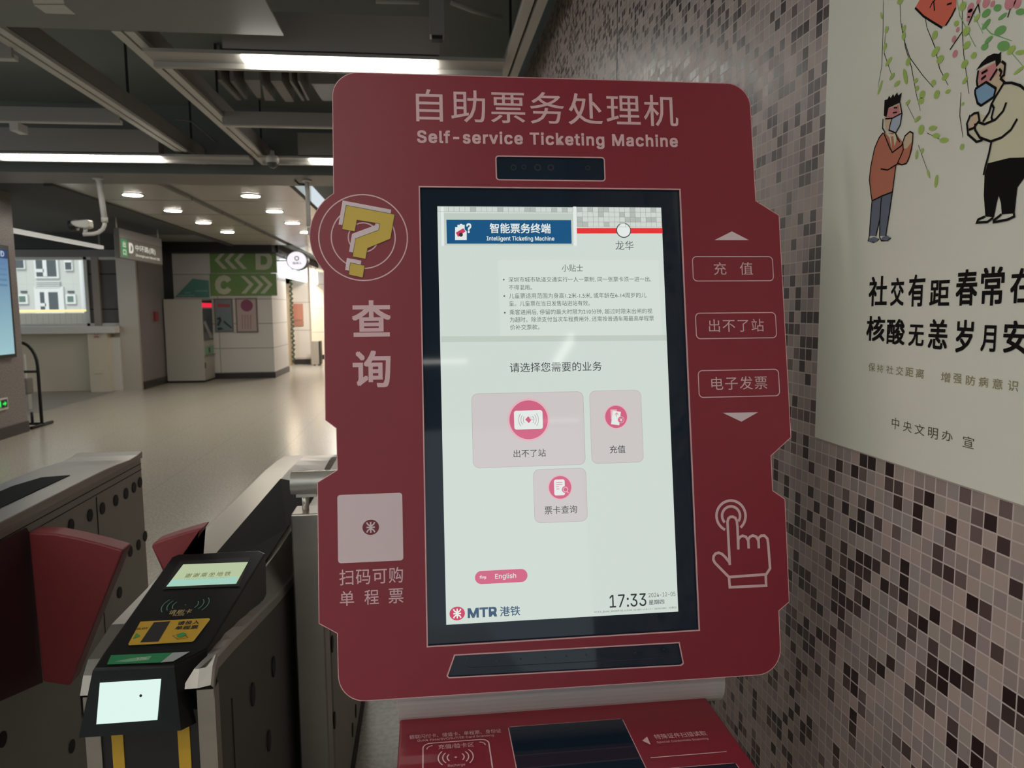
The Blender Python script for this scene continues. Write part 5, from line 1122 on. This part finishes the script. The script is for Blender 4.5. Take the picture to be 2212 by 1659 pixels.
b = MB(); b.box(q1.x - 0.05, q1.x + 0.002, YN - 0.003, YN + 0.303, 0.03, zt_ + 0.002, BASE_DARK); b.box(q0.x + .05, q0.x + .10, YN + 0.02, YN + 0.1, 0, 0.04, BLACK_MATT); b.box(q1.x - .09, q1.x - .04, YN + 0.02, YN + 0.28, 0, 0.04, BLACK_MATT); b.build('dark_edge', bn)
YL = 22.6; q = fy(618, 740, YL); sl = thing('shop_lamp', 'glowing cone shop lamp at the doorway left of the garland', 'lamp', (q.x, YL, q.z))
b = MB(); b.lathe((q.x, YL, q.z), (0, 0, -1), [(-0.12, 0.03), (0.06, 0.17), (0.062, 0.0)], mat('lamp_cone_glow', (0.8, 0.7, 0.5), 0.4, emit=(1.0, 0.78, 0.42), strength=3.0)); b.build('shade', sl)
b = MB(); b.tube([(q.x, YL, q.z + 0.11), (q.x, YL, 3.06)], 0.008, BLACK_MATT, 8); b.build('cord', sl)
b = MB(); q0, q1 = fy(614, 745, 22.9), fy(621, 790, 22.9); b.box(q0.x - 0.5, q1.x, 22.9, 23.2, 0, q0.z, mat('counter_red', (0.30, 0.10, 0.08), 0.4), 0.01); b.build('shop_counter', label='dark red counter just inside the shop doorway', cat='counter')
# ------------------------------------------------------------------ outside the window
YO = 30.0; go = crop(4.1475, 0, 380)
fc = thing('apartment_building', 'pale apartment building across the street with white-framed windows', 'building', (fy(100, 620, YO).x, YO, -2))
FAC = panel_joints('facade_render', (0.56, 0.585, 0.55), 0.55, 1.3, 0.7, 'X', line=0.86)
b = MB(); b.box(-24, -5.0, YO, YO + 5, -4, 11, FAC); b.build('wall', fc)
WFR = mat('window_frame_white', (0.72, 0.75, 0.74), 0.5); WGL = mat('window_dark_glass', (0.045, 0.06, 0.065), 0.1); WGR = mat('window_green_glass', (0.09, 0.17, 0.13), 0.2)
def owin(tl, br, m, splits=(), hs=(), fw=0.07):
    a, c = fy(*go(*tl), YO), fy(*go(*br), YO); b = MB()
    b.box(a.x - fw, c.x + fw, YO - 0.10, YO, c.z - fw, a.z + fw, WFR); f = b.build('window', fc)
    b = MB(); b.box(a.x, c.x, YO - 0.11, YO - 0.09, c.z, a.z, m); g = b.build('pane', f)
    if splits or hs:
        b = MB()
        for x in splits: q = fy(*go(x, tl[1]), YO).x; b.box(q - 0.07, q + 0.07, YO - 0.13, YO - 0.08, c.z, a.z, WFR)
        for (xa, xb, y) in hs: qa, qb = fy(*go(xa, y), YO), fy(*go(xb, y), YO); b.box(qa.x, qb.x, YO - 0.13, YO - 0.08, qa.z - 0.06, qa.z + 0.06, WFR)
        b.build('glazing_bar', f)
owin((152, 750), (225, 826), WGL, fw=0.04); owin((328, 722), (520, 902), WGL, (408,), ((328, 408, 850),)); owin((590, 722), (652, 840), WGL, (), ((590, 652, 762),), 0.04)
owin((182, 1078), (243, 1130), WGR, fw=0.07); owin((368, 1042), (540, 1215), WGL, (428,), ((368, 428, 1155),), 0.2); owin((614, 1078), (672, 1130), WGR, fw=0.07)
b = MB(); WHB = mat('white_lintel', (0.66, 0.70, 0.68), 0.5)
for k in range(4):
    a, c = fy(*go(325, 948 + k * 16), YO), fy(*go(548, 956 + k * 16), YO); b.box(a.x, c.x, YO - 0.12, YO, c.z, a.z, WHB)
for tl, br in (((190, 1030), (245, 1048)), ((610, 1030), (668, 1048))):
    a, c = fy(*go(*tl), YO), fy(*go(*br), YO); b.box(a.x, c.x, YO - 0.06, YO, c.z, a.z, WGL)
b.build('lintel', fc)
b = MB()
for x in (105, 745): a = fy(*go(x, 900), YO); b.tube([(a.x, YO - 0.12, -3), (a.x, YO - 0.12, 9)], 0.09, WFR, 8)
b.build('downpipe', fc)
b = MB(); a, c = fy(-60, 670, 16.0), fy(191, 674, 16.0); b.tube([(a.x, 16.0, (a.z + c.z) / 2), (c.x, 16.0, (a.z + c.z) / 2)], 0.028, mat('yellow_strip_glow', (0.6, 0.5, 0.15), 0.4, emit=(1.0, 0.86, 0.38), strength=1.0), 10)
for x in (a.x + 0.4, c.x - 0.05): b.box(x - 0.02, x + 0.02, 15.98, 16.02, 0.9, (a.z + c.z) / 2, WHITE_METAL)
b.build('yellow_rail', label='bright yellow lit rail just outside the window', cat='rail')
FEN = panel_joints('fence_sheets', (0.58, 0.57, 0.55), 0.11, 9.0, 0.5, 'X', line=0.8)
b = MB(); c = fy(191, 676, 16.3); b.box(-10.5, min(c.x + 0.4, -6.1), 16.3, 16.36, 0.0, c.z, FEN); b.build('street_fence', label='white ribbed fence outside, below the yellow rail', cat='fence')
b = MB(); b.box(-40, -6.0, 16.0, 60, -4.2, -4.0, FLOOR_G); struct(b, 'ground')
bpy.data.objects.remove(_fo); bpy.data.curves.remove(_fc)
